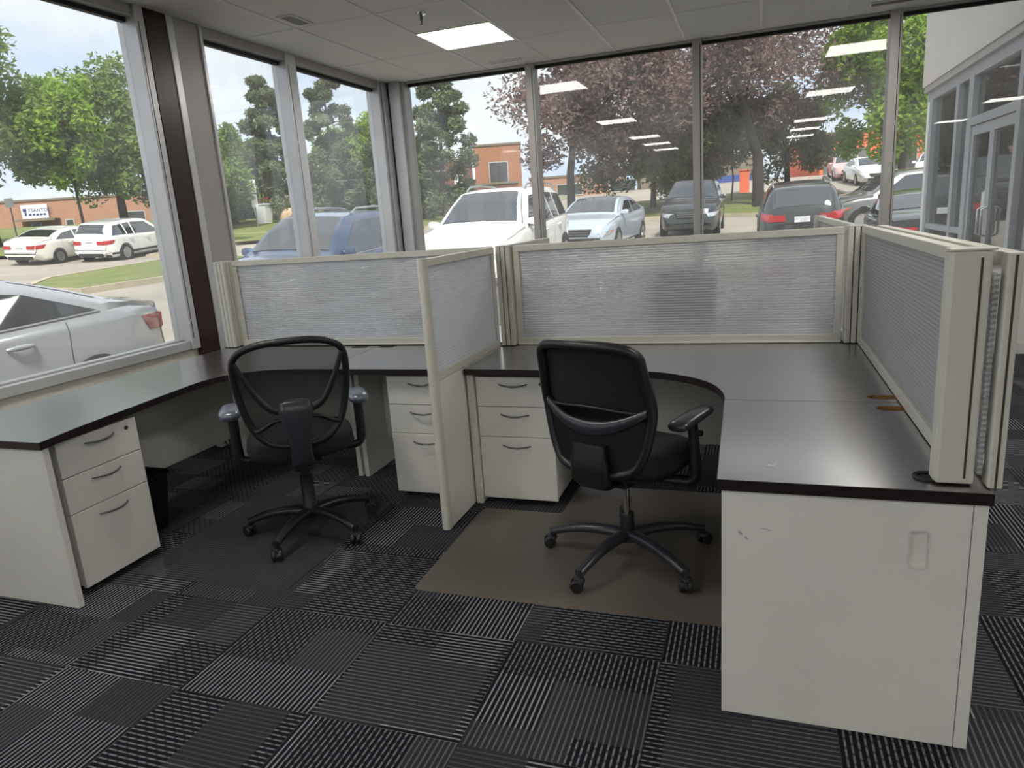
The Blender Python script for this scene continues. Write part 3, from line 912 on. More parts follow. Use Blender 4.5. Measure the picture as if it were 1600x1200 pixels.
# small fittings
ob_ = thing('cable_outlet', 'small white cable outlet box at the skirting below the left desk', 'outlet', (-3.70, 3.92, 0))
obj('box', B(-3.73, -3.67, 3.88, 3.95, .0, .115), M['baseboard'], ob_, bevel=.006)
obj('conduit', MB().tube([(-3.70, 3.915, .11), (-3.70, 3.915, .17), (-3.72, 3.93, .24), (-3.755, 3.94, .30)], .012, 8), M['white_metal'], ob_, smooth=50)
obj('cable', MB().tube(curve3_b([(-3.67, 3.91, .04), (-3.6, 3.88, .012), (-3.5, 3.93, .01), (-3.42, 3.86, .012)]), .005, 6), M['gasket'], ob_, smooth=50)
for p in ([(-.040, .592), (-.032, .583), (-.026, .586), (-.034, .596)], [(-.022, .577), (-.014, .570), (-.012, .574), (-.019, .581)], [(.02, .607), (.05, .603), (.05, .6045), (.02, .609)]):
    obj('scuff', MB().add([(x, 1.8838, z) for x, z in p] + [(x, 1.8830, z) for x, z in p], [(0, 1, 2, 3), (7, 6, 5, 4), (0, 4, 5, 1), (1, 5, 6, 2), (2, 6, 7, 3), (3, 7, 4, 0)]), M['alu_dull'], door)
# ================================================================ OFFICE CHAIRS
def sup(w, d, z, cx=0, cy=0, p=3.2, n=28):
    out = []
    for i in range(n):
        a = 2 * PI * i / n; c, s = math.cos(a), math.sin(a)
        out.append((cx + w * math.copysign(abs(c) ** (2 / p), c), cy + d * math.copysign(abs(s) ** (2 / p), s), z))
    return out
def smooth_loop(half, n=5):
    'closed loop from a right-hand half outline (x, z), top centre to bottom centre'
    r = curve(half, n)
    return r + [(-x, z) for x, z in r[::-1][1:-1]]
def chair_base(t, m, rot, reach=.315, sleeve=True):
    base = obj('star_base', MB().lathe([(.0, .085), (.045, .085), (.048, .12), (.036, .135), (.0, .137)], 20), m, t, smooth=40, world=False)
    for k in range(5):
        a = rot + 2 * PI * k / 5
        rings = []
        for i in range(9):
            u = i / 8; r = .03 + (reach - .03) * u
            z = .112 + .012 * math.sin(PI * u) - .034 * u * u
            w = .031 - .009 * u; h = .025 - .008 * u
            rg = []
            for j in range(10):
                b = 2 * PI * j / 10
                x, y, zz = r, w * math.cos(b), z + h * math.sin(b)
                rg.append((x * math.cos(a) - y * math.sin(a), x * math.sin(a) + y * math.cos(a), zz))
            rings.append(rg)
        obj('leg', MB().loft(rings), m, base, smooth=50, world=False)
        cx, cy = reach * math.cos(a), reach * math.sin(a)
        b2 = a + random.uniform(.4, 2.2)
        mb = MB()
        for s in (-1, 1):
            mb.lathe([(.012, s * .006), (.026, s * .007), (.0275, s * .012), (.0275, s * .020), (.022, s * .026), (.008, s * .027)], 16, (0, -.012, .0278), 'x')
        mb.move((cx, cy, 0), b2)
        cst = obj('castor', mb, M['black_plastic'], t, smooth=40, world=False)
        hd = MB().lathe([(.0, .095), (.009, .095), (.010, .062), (.021, .058), (.024, .048), (.02, .042), (.0, .042)], 12, (0, 0, 0)).move((cx, cy, 0))
        obj('castor_hood', hd, m, cst, smooth=40, world=False)
    return base
def pad_ring(cx, y, hw, z, hh, n=12):
    return [(cx + hw * math.copysign(abs(math.cos(2 * PI * i / n)) ** .7, math.cos(2 * PI * i / n)), y, z + hh * math.copysign(abs(math.sin(2 * PI * i / n)) ** .8, math.sin(2 * PI * i / n))) for i in range(n)]

def mesh_chair(label, loc, rz):
    t = thing('office_chair', label, 'office chair', loc, rz)
    chair_base(t, M['black_plastic'], .35)
    obj('gas_column', MB().lathe([(.036, .12), (.036, .15), (.032, .155), (.032, .30), (.026, .302), (.026, .41)], 18), M['black_plastic'], t, smooth=40, world=False)
    obj('mechanism', MB().box(-.09, .09, -.12, .12, .40, .445), M['black_plastic'], t, bevel=.012, world=False)
    def seat_ring(k, z): return [(x, y + .03, z - .028 * max(0, (y - .12) / .12) ** 2 * (1 if z > .47 else .4)) for x, y, _ in sup(.255 * k, .245 * k, 0)]
    obj('seat', MB().loft([seat_ring(.86, .442), seat_ring(.97, .455), seat_ring(1.0, .485), seat_ring(.985, .512), seat_ring(.93, .53), seat_ring(.75, .537), seat_ring(.3, .534)]), M['navy_soft'], t, smooth=60, world=False)
    def yb(x, z): return -.215 - .10 * (z - .52) - .05 * max(0, z - .8) + .55 * x * x
    half = [(0, 1.022), (.10, 1.018), (.185, .998), (.232, .962), (.246, .90), (.240, .80), (.222, .70), (.190, .61), (.135, .55), (.06, .527), (0, .524)]
    loop = smooth_loop(half, 4)
    obj('back_frame', MB().tube([(x, yb(x, z), z) for x, z in loop], .0165, 8, closed=True, flat=1.15, up=(0, 1, 0)), M['black_plastic'], t, smooth=60, world=False)
    hc = curve(half, 6)
    def wid(z):
        for (x0, z0), (x1, z1) in zip(hc, hc[1:]):
            if z1 <= z <= z0: return x0 + (x1 - x0) * (z0 - z) / max(1e-6, z0 - z1)
        return .02
    def ms(u, v):
        z = .532 + .482 * v; w = wid(z); x = -w + 2 * w * u
        return (x, yb(x, z) + .004, z)
    obj('mesh_back', MB().grid(ms, 16, 20), M['mesh'], t, smooth=0, world=False)
    for s in (-1, 1):
        arm = curve([(.015, .70), (.06, .702), (.115, .725), (.16, .785), (.20, .865), (.232, .945)], 4)
        obj('back_brace', MB().tube([(s * x, yb(x, z) - .016 - .012 * (1 - i / len(arm)), z) for i, (x, z) in enumerate(arm)], [.02 - .010 * i / len(arm) for i in range(len(arm))], 8, flat=.55, up=(0, 1, 0)), M['black_plastic'], t, smooth=60, world=False)
        arm2 = curve([(.04, .66), (.10, .655), (.165, .62), (.195, .615)], 4)
        obj('back_strut', MB().tube([(s * x, yb(x, z) - .012, z) for x, z in arm2], .010, 8, flat=.7, up=(0, 1, 0)), M['black_plastic'], t, smooth=60, world=False)
        # arm rest
        obj('arm_post', MB().tube(curve3([(s * .16, .02, .425), (s * .24, .02, .415), (s * .287, .02, .43), (s * .297, .02, .49), (s * .297, .02, .60), (s * .297, .02, .655)]), [.017] * 12 + [.02] * 14, 10, flat=1.2), M['black_plastic'], t, smooth=60, world=False)
        rings = [pad_ring(s * .30, y, .049 * k, .674, .026 * k) for y, k in ((-.112, .25), (-.105, .7), (-.085, .95), (-.04, 1.05), (.04, 1.0), (.09, .92), (.115, .6), (.121, .2))]
        obj('arm_pad', MB().loft(rings), M['pad'], t, smooth=60, world=False)
    sp_ = []
    for z, y, w, d in ((.752, -.258, .040, .010), (.742, -.264, .070, .018), (.70, -.268, .078, .022), (.62, -.262, .062, .026), (.54, -.255, .046, .030), (.47, -.245, .050, .034), (.425, -.21, .054, .036), (.405, -.17, .05, .03)):
        sp_.append([(x, yy + y, z) for x, yy, _ in sup(w, d, 0, p=3.5, n=16)])
    sb = obj('spine', MB().loft(sp_), M['slate_plastic'], t, smooth=50, world=False)
    obj('spine_foot', MB().box(-.045, .045, -.23, -.05, .395, .43), M['black_plastic'], t, bevel=.012, world=False)
    obj('seat_lever', MB().tube([(.08, .03, .42), (.2, .04, .418), (.275, .05, .41)], [.006, .006, .009], 8), M['black_plastic'], t, smooth=50, world=False)
    return t
def curve3(pts, n=5):
    out = []
    for i in range(len(pts) - 1):
        p0, p1, p2, p3 = pts[max(i - 1, 0)], pts[i], pts[i + 1], pts[min(i + 2, len(pts) - 1)]
        for k in range(n):
            t = k / n
            out.append(tuple(.5 * ((2 * p1[a]) + (-p0[a] + p2[a]) * t + (2 * p0[a] - 5 * p1[a] + 4 * p2[a] - p3[a]) * t * t + (-p0[a] + 3 * p1[a] - 3 * p2[a] + p3[a]) * t ** 3) for a in range(3)))
    out.append(pts[-1])
    return out

def shell_chair(label, loc, rz, left_arm=True):
    t = thing('office_chair', label, 'office chair', loc, rz)
    chair_base(t, M['slate_plastic'], .92, reach=.355)
    obj('gas_sleeve', MB().lathe([(.030, .10), (.030, .205), (.026, .213), (.0, .214)], 18), M['black_plastic'], t, smooth=40, world=False)
    obj('gas_column', MB().lathe([(.0135, .205), (.0135, .40)], 14), M['chrome'], t, smooth=40, world=False)
    obj('mechanism', MB().box(-.085, .085, -.14, .12, .375, .425), M['black_plastic'], t, bevel=.012, world=False)
    def sr(k, z): return [(x, y + .045, z - .03 * max(0, (y - .1) / .14) ** 2) for x, y, _ in sup(.25 * k, .25 * k, 0)]
    obj('seat_pan', MB().loft([sr(.80, .415), sr(.93, .43), sr(.96, .447)]), M['black_plastic'], t, smooth=60, world=False)
    obj('seat', MB().loft([sr(.95, .446), sr(1.0, .47), sr(.995, .497), sr(.95, .518), sr(.8, .527), sr(.3, .523)]), M['black_soft'], t, smooth=60, world=False)
    def yb(x, z): return -.235 - .20 * max(0, z - .72) + .10 * max(0, .72 - z) * .3 + .9 * x * x
    half = [(0, 1.0), (.11, .997), (.185, .985), (.222, .955), (.230, .90), (.240, .82), (.246, .745), (.234, .66), (.208, .56), (.165, .495), (.08, .472), (0, .468)]
    loop = smooth_loop(half, 4)
    obj('back_frame', MB().tube([(x, yb(x, z) - .006, z) for x, z in loop], .020, 8, closed=True, flat=1.25, up=(0, 1, 0)), M['black_plastic'], t, smooth=60, world=False)
    hc = curve(half, 6)
    def wid(z):
        for (x0, z0), (x1, z1) in zip(hc, hc[1:]):
            if z1 <= z <= z0: return x0 + (x1 - x0) * (z0 - z) / max(1e-6, z0 - z1)
        return .02
    def panel(z0, z1, dy, inset=.0):
        def f(u, v):
            z = z0 + (z1 - z0) * v; w = max(.01, wid(z) - inset); x = -w + 2 * w * u
            return (x, yb(x, z) + dy, z)
        return f
    obj('upper_panel', MB().grid(panel(.735, .992, .006), 14, 10), M['black_soft'], t, smooth=0, world=False)
    # front cushion, thick
    rings = []
    for dy, k in ((.012, .985), (.035, .97), (.055, .90), (.06, .6)):
        rings.append([(x * k, yb(x, z) + dy, .735 + (z - .735) * k) for x, z in loop])
    obj('back_cushion', MB().loft(rings), M['black_soft'], t, smooth=60, world=False)
    # lower shell
    sh = MB().grid(panel(.475, .70, -.012), 14, 8)
    obj('lower_shell', sh, M['black_plastic'], t, smooth=0, world=False)
    # crescent grip across the back
    rg = []
    for i in range(17):
        u = -1 + 2 * i / 16; x = .235 * u
        zc = .665 + .075 * u * u; h = .030 - .012 * abs(u) ** 2
        y = yb(x, .69) - .030 + .012 * u * u
        rg.append([(x, y + .016 * math.sin(2 * PI * j / 10), zc + h * math.cos(2 * PI * j / 10)) for j in range(10)])
    obj('crescent_grip', MB().loft(rg), M['slate_plastic'], t, smooth=60, world=False)
    obj('panel_seam', MB().tube([(-.2 + .4 * i / 12, yb(-.2 + .4 * i / 12, .745) - .012, .742 + .006 * math.cos(PI * (i / 6 - 1))) for i in range(13)], .007, 8), M['black_plastic'], t, smooth=60, world=False)
    br = []
    for z, y, w, d in ((.60, -.258, .075, .016), (.52, -.262, .085, .026), (.45, -.255, .085, .036), (.41, -.22, .075, .036), (.395, -.16, .06, .02)):
        br.append([(x, yy + y, z) for x, yy, _ in sup(w, d, 0, p=4, n=16)])
    obj('back_bracket', MB().loft(br), M['black_plastic'], t, smooth=50, world=False)
    for s in ((-1, 1) if left_arm else (1,)):
        obj('arm_bracket', MB().tube(curve3([(s * .12, .0, .40), (s * .22, .03, .395), (s * .285, .05, .40), (s * .296, .055, .46), (s * .292, .05, .56), (s * .288, .045, .64)]), [.020] * 8 + [.023] * 10 + [.02] * 8, 10, flat=1.35, up=(0, 1, 0)), M['black_plastic'], t, smooth=60, world=False)
        obj('arm_knob', MB().lathe([(.012, 0), (.012, s * .016), (.006, s * .02)], 12, (s * .305, .06, .60), 'x'), M['black_plastic'], t, smooth=40, world=False)
        rings = [pad_ring(s * .292, y, .044 * k, .66 + .012 * math.sin((y + .1) * 6), .019 * k) for y, k in ((-.10, .3), (-.093, .85), (-.06, 1.0), (.06, .95), (.13, .85), (.16, .75), (.168, .3))]
        obj('arm_pad', MB().loft(rings), M['slate_plastic'], t, smooth=60, world=False)
    return t
mesh_chair('black mesh back office chair with arm pads painted pale for sheen at the left desk', (-2.12, 2.76, 0.0036), math.radians(37))
shell_chair('black office chair with crescent grip on its back at the middle desk', (-.515, 2.79, 0.0036), math.radians(-22))
shell_chair('black office chair seen blurred through the wide middle screen', (-.58, 5.1, 0.0), math.radians(165))
# ================================================================ OUTSIDE
def gh(x, y):
    'height of the sloping ground around the building'
    dx = max(0, -3.96 - x); dy = max(0, y - 7.38); d = math.hypot(dx, dy)
    a = -.15 + .055 * min(d, 7) + .036 * min(max(0, d - 7), 19)
    b = -.15 + .025 * min(d, 10) + .050 * min(max(0, d - 10), 16)
    w = min(1, max(0, (x + 4.5) / 4.5))
    return a * (1 - w) + b * w + .085 * min(max(0, d - 26), 24) + .02 * max(0, d - 50)
M['asphalt'] = mat('pale_asphalt', s2l((152, 144, 134)), 0.9, vary=0.12, vscale=.6, bump=.2, bscale=40)
M['concrete'] = mat('concrete_kerb', s2l((176, 164, 142)), 0.9, vary=0.15, vscale=2)
M['grass'] = mat('lawn_grass', (0.10, 0.135, 0.030), 0.95, vary=0.3, vscale=1.1, second=(0.185, 0.20, 0.06), bump=.8, bscale=25)
M['brick_l'] = brick_mat('tan_red_brick', s2l((176, 128, 104)), s2l((160, 112, 90)), s2l((170, 140, 120)))
M['brick_o'] = brick_mat('orange_brick', s2l((172, 108, 70)), s2l((150, 92, 60)), s2l((165, 130, 105)))
M['brick_d'] = brick_mat('dark_red_brick', s2l((122, 80, 64)), s2l((104, 66, 54)), s2l((120, 95, 80)))
M['taupe'] = mat('taupe_wall', s2l((122, 112, 98)), 0.9, vary=.06, vscale=.4)
M['orange_paint'] = mat('orange_paint', s2l((226, 110, 74)), 0.8, vary=.05, vscale=.4)
M['slate_door'] = mat('grey_shutter', s2l((104, 108, 106)), 0.7)
M['blue_door'] = mat('blue_shutter', s2l((44, 74, 142)), 0.6)
M['far_glass'] = mat('far_window_glass', (0.055, 0.06, 0.06), 0.08)
M['stucco'] = mat('pale_stucco', s2l((205, 198, 192)), 0.95, vary=.06, vscale=60, bump=.3, bscale=120)
M['boulder'] = mat('tan_boulder', s2l((186, 158, 132)), 0.95, vary=.15, vscale=2, bump=.6, bscale=6)
M['bark'] = mat('tree_bark', (0.075, 0.055, 0.045), 0.95, vary=.3, vscale=6, stretch=(1, 1, .2))
M['bark_dark'] = mat('dark_bark', (0.035, 0.026, 0.022), 0.95)
M['sign_white'] = mat('sign_white', (0.78, 0.79, 0.82), 0.5)
M['sign_blue'] = mat('sign_navy', (0.03, 0.04, 0.16), 0.5)
M['steel'] = mat('galvanised_steel', (0.25, 0.25, 0.25), 0.5, metal=.5)
M['storefront'] = mat('storefront_aluminium', (0.50, 0.52, 0.57), 0.34, metal=.3)
M['petal_red'] = mat('red_petals', (0.55, 0.10, 0.05), 0.8)
M['petal_yellow'] = mat('yellow_petals', (0.75, 0.5, 0.12), 0.8)
M['sf_glass'] = glass_mat('storefront_glass', (0.55, 0.57, 0.56), 1.0, 1.9)
M['leaf_green'] = leaf_mat('maple_leaves', (0.15, 0.22, 0.07), (0.29, 0.39, 0.13), .45)
M['leaf_bright'] = leaf_mat('bright_leaves', (0.20, 0.33, 0.05), (0.38, 0.52, 0.12), .45)
M['leaf_purple'] = leaf_mat('purple_leaves', (0.17, 0.125, 0.115), (0.34, 0.235, 0.22), .4)
M['leaf_olive'] = leaf_mat('olive_leaves', (0.17, 0.18, 0.10), (0.30, 0.30, 0.18), .4)
M['leaf_pine'] = leaf_mat('pine_needles', (0.11, 0.145, 0.075), (0.21, 0.25, 0.13), .3)

# ground
rows = []
xs = [-140, -110, -90, -75] + [-64 + 2.5 * i for i in range(31)] + [14, 17, 20, 24, 30, 40, 55]
ys = [-40, -25, -15, -8, -4, 0, 3, 6] + [7.4 + 2.2 * i for i in range(28)] + [72, 80, 90, 105, 125, 150]
g = MB()
g.add([(x, y, gh(x, y)) for y in ys for x in xs], [(j * len(xs) + i, j * len(xs) + i + 1, (j + 1) * len(xs) + i + 1, (j + 1) * len(xs) + i) for j in range(len(ys) - 1) for i in range(len(xs) - 1)])
o = obj('ground', g, M['asphalt'], smooth=0); tag(o, kind='structure')
def lawn(label, poly, off=.13, kerb=True, cat='lawn'):
    t = thing('lawn', label, cat, (poly[0][0], poly[0][1], gh(*poly[0])))
    bm = bmesh.new()
    pts = []
    k = len(poly)
    for i in range(k):
        a, b = poly[i], poly[(i + 1) % k]
        m = max(1, int(math.dist(a, b) / 2.0))
        pts += [(a[0] + (b[0] - a[0]) * j / m, a[1] + (b[1] - a[1]) * j / m) for j in range(m)]
    bm.faces.new([bm.verts.new((x, y, 0)) for x, y in pts])
    bmesh.ops.triangulate(bm, faces=bm.faces[:])
    for ax in (0, 1):
        lo, hi = min(p[ax] for p in pts), max(p[ax] for p in pts)
        v = lo + 2.0
        while v < hi:
            co = [0, 0, 0]; co[ax] = v; no = [0, 0, 0]; no[ax] = 1
            bmesh.ops.bisect_plane(bm, geom=bm.verts[:] + bm.edges[:] + bm.faces[:], plane_co=co, plane_no=no)
            v += 2.0
    mb = MB(); bm.verts.index_update()
    mb.add([(v.co.x, v.co.y, gh(v.co.x, v.co.y) + off) for v in bm.verts], [tuple(v.index for v in f.verts) for f in bm.faces])
    bm.free()
    obj('turf', mb, M['grass'], t, smooth=0)
    if kerb:
        cx = sum(p[0] for p in pts) / len(pts); cy = sum(p[1] for p in pts) / len(pts)
        rings = []
        n = len(pts)
        for i in range(n):
            a, b, c = Vector(pts[i - 1]), Vector(pts[i]), Vector(pts[(i + 1) % n])
            d = (c - a).normalized(); nn = Vector((d.y, -d.x))
            z = gh(b.x, b.y)
            q = b + nn * .02; r = b - nn * .16
            q2 = b + nn * .02
            rings.append([(q.x, q.y, z - .1), (q2.x, q2.y, z + off + .02), (r.x, r.y, z + off + .02), (r.x, r.y, z - .1)])
        obj('kerb', MB().loft(rings, closed=True), M['concrete'], t)
    return t
lawn('narrow grass island with kerb just behind the silver car', [(-15.0, 12.3), (-14.9, 15.5), (-15.2, 19.5), (-16.6, 21.2), (-20.9, 21.3), (-20.0, 17.5), (-19.3, 14.8), (-17.2, 12.4)])
lawn('small kerbed grass strip beside the white crossover', [(-23.9, 22.9), (-23.3, 24.2), (-23.4, 28.5), (-24.3, 28.6), (-24.4, 24.5)])
lawn('wide lawn with trees, planter and boulder across the road', [(-34, 18), (-32.5, 26), (-27.2, 30.2), (-25.6, 32.0), (-20, 35.0), (-16.4, 34.0), (-14.2, 38), (-13, 52), (-40, 62), (-62, 44), (-52, 18)], off=.15)
lawn('grass verge under the purple leaved trees', [(-9.5, 34), (-2, 32.7), (0, 31.4), (2.6, 31.4), (4.5, 33.5), (4.0, 42), (-2, 44), (-9.5, 42)], off=.15)
lawn('bright grass patch below the orange building', [(5.4, 40), (13, 38.5), (14, 42), (5.6, 43)], off=.1, kerb=False)

# ---------------------------------------------------------------- cars
def lerp_prof(prof, x):
    if x <= prof[0][0]: return prof[0][1]
    for (x0, z0), (x1, z1) in zip(prof, prof[1:]):
        if x <= x1: return z0 + (z1 - z0) * (x - x0) / (x1 - x0)
    return prof[-1][1]
M['car_glass'] = glass_mat('car_glass', (0.30, 0.34, 0.34), 1.0, 1.75)
M['car_dark_glass'] = mat('tinted_car_glass', (0.012, 0.014, 0.018), 0.03, ior=2.3)
M['car_seat'] = mat('car_interior', (0.045, 0.045, 0.05), 0.8)
M['tyre'] = mat('tyre_rubber', (0.012, 0.012, 0.012), 0.85)
M['rim'] = mat('alloy_rim', (0.45, 0.45, 0.46), 0.3, metal=.8)
M['trim'] = mat('black_car_trim', (0.015, 0.015, 0.016), 0.6)
M['tail'] = mat('red_tail_lens', (0.42, 0.018, 0.02), 0.12, coat=.6)
M['head'] = mat('clear_lamp_lens', (0.55, 0.58, 0.62), 0.08, metal=.5)
M['amber'] = mat('amber_lens', (0.6, 0.16, 0.04), 0.15)
M['plate'] = mat('licence_plate', (0.62, 0.64, 0.70), 0.5, vary=.3, vscale=18)
def paint(name, col, metal=0.0): return mat(name, col, 0.28, metal=metal, coat=1.0)
P_SILVER = paint('silver_paint', (0.50, 0.515, 0.55), .45)
P_WHITE = paint('white_paint', (0.78, 0.775, 0.75))
P_PEARL = paint('cream_white_paint', (0.74, 0.72, 0.66))
P_NAVY = paint('navy_paint', (0.035, 0.06, 0.13), .3)
P_GREY = paint('grey_paint', (0.16, 0.165, 0.165), .4)
P_BLACK = paint('charcoal_paint', (0.018, 0.022, 0.024), .2)
P_PINK = paint('pale_rose_paint', (0.55, 0.36, 0.36))
SEDAN = dict(L=4.8, W=1.84, top=[(-2.4, .62), (-2.36, .86), (-2.28, 1.00), (-2.0, 1.055), (-1.72, 1.09), (-1.35, 1.24), (-1.0, 1.36), (-.6, 1.425), (-.15, 1.45), (.25, 1.425), (.6, 1.32), (.95, 1.15), (1.2, 1.02), (1.5, .97), (1.9, .90), (2.2, .80), (2.34, .68), (2.4, .50)],
             belt=[(-2.4, .56), (-2.3, .90), (-1.9, 1.0), (-1.3, .99), (0, .94), (1.0, .92), (1.5, .88), (2.0, .80), (2.4, .45)], glass=(-1.62, -1.0, .28, 1.12), side=(-1.42, -1.02, .12, .92), ax=(-1.42, 1.42), r=.315)
COUPE = dict(SEDAN, top=[(-2.4, .66), (-2.37, .90), (-2.30, 1.035), (-2.05, 1.07), (-1.75, 1.12), (-1.35, 1.25), (-.95, 1.355), (-.5, 1.42), (-.1, 1.435), (.3, 1.41), (.65, 1.31), (1.0, 1.13), (1.25, 1.00), (1.6, .95), (2.0, .87), (2.25, .77), (2.36, .66), (2.4, .48)],
             belt=[(-2.4, .60), (-2.3, .96), (-1.9, 1.03), (-1.3, 1.00), (0, .95), (1.0, .92), (1.5, .88), (2.0, .80), (2.4, .45)], glass=(-1.72, -.92, .32, 1.18), side=(-1.52, -.95, .2, .98))
SUV = dict(L=4.6, W=1.86, top=[(-2.3, .70), (-2.27, 1.02), (-2.18, 1.24), (-2.0, 1.50), (-1.85, 1.61), (-1.4, 1.66), (-.6, 1.70), (.0, 1.695), (.4, 1.65), (.75, 1.46), (1.05, 1.22), (1.2, 1.13), (1.6, 1.07), (2.0, .97), (2.2, .86), (2.28, .72), (2.3, .5)],
           belt=[(-2.3, .60), (-2.25, .95), (-1.9, 1.10), (-1.2, 1.09), (0, 1.05), (1.0, 1.03), (1.5, 1.0), (2.0, .90), (2.3, .45)], glass=(-2.19, -1.93, .42, 1.12), side=(-1.95, -1.72, .25, .95), ax=(-1.38, 1.40), r=.36)
def car(label, spec, pt, loc, ang, glassm='car_glass', rails=False, trim=False, group=None, H=1.0, sc=1.0, detail=True, emblem=False, tail_h=None):
    'x forward, y left; ang is the heading measured from +X'
    L, W = spec['L'], spec['W']
    top, belt = spec['top'], spec['belt']
    z = gh(loc[0], loc[1]) if len(loc) == 2 else loc[2]
    t = thing('car', label, 'car', (loc[0], loc[1], z), ang, group)
    # stand on the sloping ground
    fx, fy = math.cos(ang), math.sin(ang)
    if len(loc) == 2:
        pitch = math.atan2(gh(loc[0] + fx * 1.4, loc[1] + fy * 1.4) - gh(loc[0] - fx * 1.4, loc[1] - fy * 1.4), 2.8)
        roll = math.atan2(gh(loc[0] - fy * .8, loc[1] + fx * .8) - gh(loc[0] + fy * .8, loc[1] - fx * .8), 1.6)
        t.rotation_euler = (roll, -pitch, ang)
    t.scale = (sc, sc, sc * H)
    hw0 = W / 2
    def zt(x): return lerp_prof(top, x)
    def zbl(x): return min(lerp_prof(belt, x), zt(x) - .03)
    def plan(x):
        e = max(0, (abs(x) - L * .30) / (L * .20))
        return 1 - .26 * e ** 2.6
    def sect(x):
        hw = hw0 * plan(x); a, b = zbl(x), zt(x); gg = max(0, b - a - .04)
        rw = max(.25, hw - .05 - .42 * gg)
        z0 = .20 + .16 * max(0, (abs(x) - L * .42) / (L * .08)) ** 2
        zm = z0 + (a - z0) * .5
        return [(hw * .86, z0), (hw * .97, z0 + .08), (hw, zm - .04), (hw * .985, zm + .06), (hw * .995, a - .10), (hw * .97, a - .02), (hw * .945, a), (rw + .035, b - .085 - .02 * (gg > .1) if gg > .1 else a + (b - a) * .5), (rw * .92, b - .02), (rw * .5, b - .004), (0, b)]
    n = 46
    xs_ = [-L / 2 + L * i / n for i in range(n + 1)]
    rings = []
    for x in xs_:
        s = sect(x)
        rings.append([(x, y, zz) for y, zz in s] + [(x, -y, zz) for y, zz in s[-2::-1]])
    body = MB()
    k = len(rings[0])
    body.loft(rings)
    bo = obj('body', body, pt, t, smooth=38, world=False)
    def ys(x, zz):
        s = sect(x)
        for (y0, z0), (y1, z1) in zip(s, s[1:]):
            if z0 <= zz <= z1: return y0 + (y1 - y0) * (zz - z0) / max(1e-5, z1 - z0)
        return s[0][0]
    def spatch(c00, c10, c11, c01, sd, off=.006, nu=10, nv=5):
        'patch on the flank given by four (x, z) corners'
        def f(u, v):
            x = (c00[0] * (1 - u) + c10[0] * u) * (1 - v) + (c01[0] * (1 - u) + c11[0] * u) * v
            zz = (c00[1] * (1 - u) + c10[1] * u) * (1 - v) + (c01[1] * (1 - u) + c11[1] * u) * v
            return (x, sd * (ys(x, zz) + off), zz)
        return MB().grid(f, nu, nv)
    def tpatch(x0, x1, f0, f1, off=.007, nx=8):
        def f(u, v):
            x = x0 + (x1 - x0) * v
            s = sect(x); w0 = s[7][0] * (f0 + (f1 - f0) * v); y = -w0 + 2 * w0 * u; ay = abs(y)
            zz = zt(x)
            for (ya, za), (yb_, zb_) in zip(s[6:], s[7:]):
                if yb_ <= ay <= ya: zz = za + (zb_ - za) * (ya - ay) / max(1e-5, ya - yb_); break
            return (x + (off if x > 0 else -off) * .6, y, zz + off)
        return MB().grid(f, 12, nx)
    g0, g1, g2, g3 = spec['glass']
    gm = M[glassm]
    dk = M['car_dark_glass']
    obj('rear_window', tpatch(g0, g1, .93, .90), dk, t, smooth=0, world=False)
    obj('windscreen', tpatch(g2, g3, .92, .96), dk, t, smooth=0, world=False)
    s0, s1, s2, s3 = spec['side']
    md = (s0 + s3) / 2 + .12
    def tops(x): return sect(x)[7][1] - .02
    def bots(x): return zbl(x) + .025
    if spec is SUV or spec.get('long'):
        cuts = [(s0, s1, -1.18, -1.22), (-1.10, -1.14, md - .35, md - .35), (md - .27, md - .27, s3, s2)]
    else:
        cuts = [(s0, s1, md - .30, md - .30), (md - .22, md - .22, s3, s2)]
    for sd in (-1, 1):
        for (b0, t0_, b1, t1_) in cuts:
            obj('side_window', spatch((b0, bots(b0)), (b1, bots(b1)), (t1_, tops(t1_)), (t0_, tops(t0_)), sd, .008), dk, t, smooth=0, world=False)
        a = .5 * (zbl(-L / 2 + .2) + .2)
        th = tail_h if tail_h else zbl(-L / 2 + .12) - .10
        tl = obj('tail_lamp', spatch((-L / 2 + .004, th - .13), (-L / 2 + .30, th - .10), (-L / 2 + .42, th + .05), (-L / 2 + .02, th + .04), sd, .008), M['tail'], t, smooth=0, world=False)
        w_ = sect(-L / 2)[3][0]
        obj('lens_return', MB().box(-L / 2 - .012, -L / 2 + .01, sd * (w_ * .52), sd * w_ * .985, th - .12, th + .02), M['tail'], tl, world=False)
        hh = zbl(L / 2 - .25) - .10
        hl = obj('headlamp', spatch((L / 2 - .02, hh - .12), (L / 2 - .40, hh - .04), (L / 2 - .55, hh + .07), (L / 2 - .03, hh + .0), sd, .008), M['head'], t, smooth=0, world=False)
        obj('indicator', spatch((L / 2 - .38, hh - .05), (L / 2 - .56, hh + .03), (L / 2 - .58, hh + .07), (L / 2 - .44, hh + .03), sd, .012, 5, 3), M['amber'], hl, smooth=0, world=False)
        mx = s3 - .05; mz = zbl(mx) + .10
        rg = [[(mx + .02 + xx, sd * (ys(mx, mz) + .02 + yy), mz + zz) for xx, zz in ((-.05 * q, -.06 * q), (.06 * q, -.05 * q), (.07 * q, .03 * q), (.03 * q, .075 * q), (-.05 * q, .07 * q))] for yy, q in ((0, .5), (.05, .85), (.14, 1.0), (.20, .8), (.21, .4))]
        obj('mirror', MB().loft(rg), pt if pt not in (P_GREY,) else M['trim'], t, smooth=50, world=False)
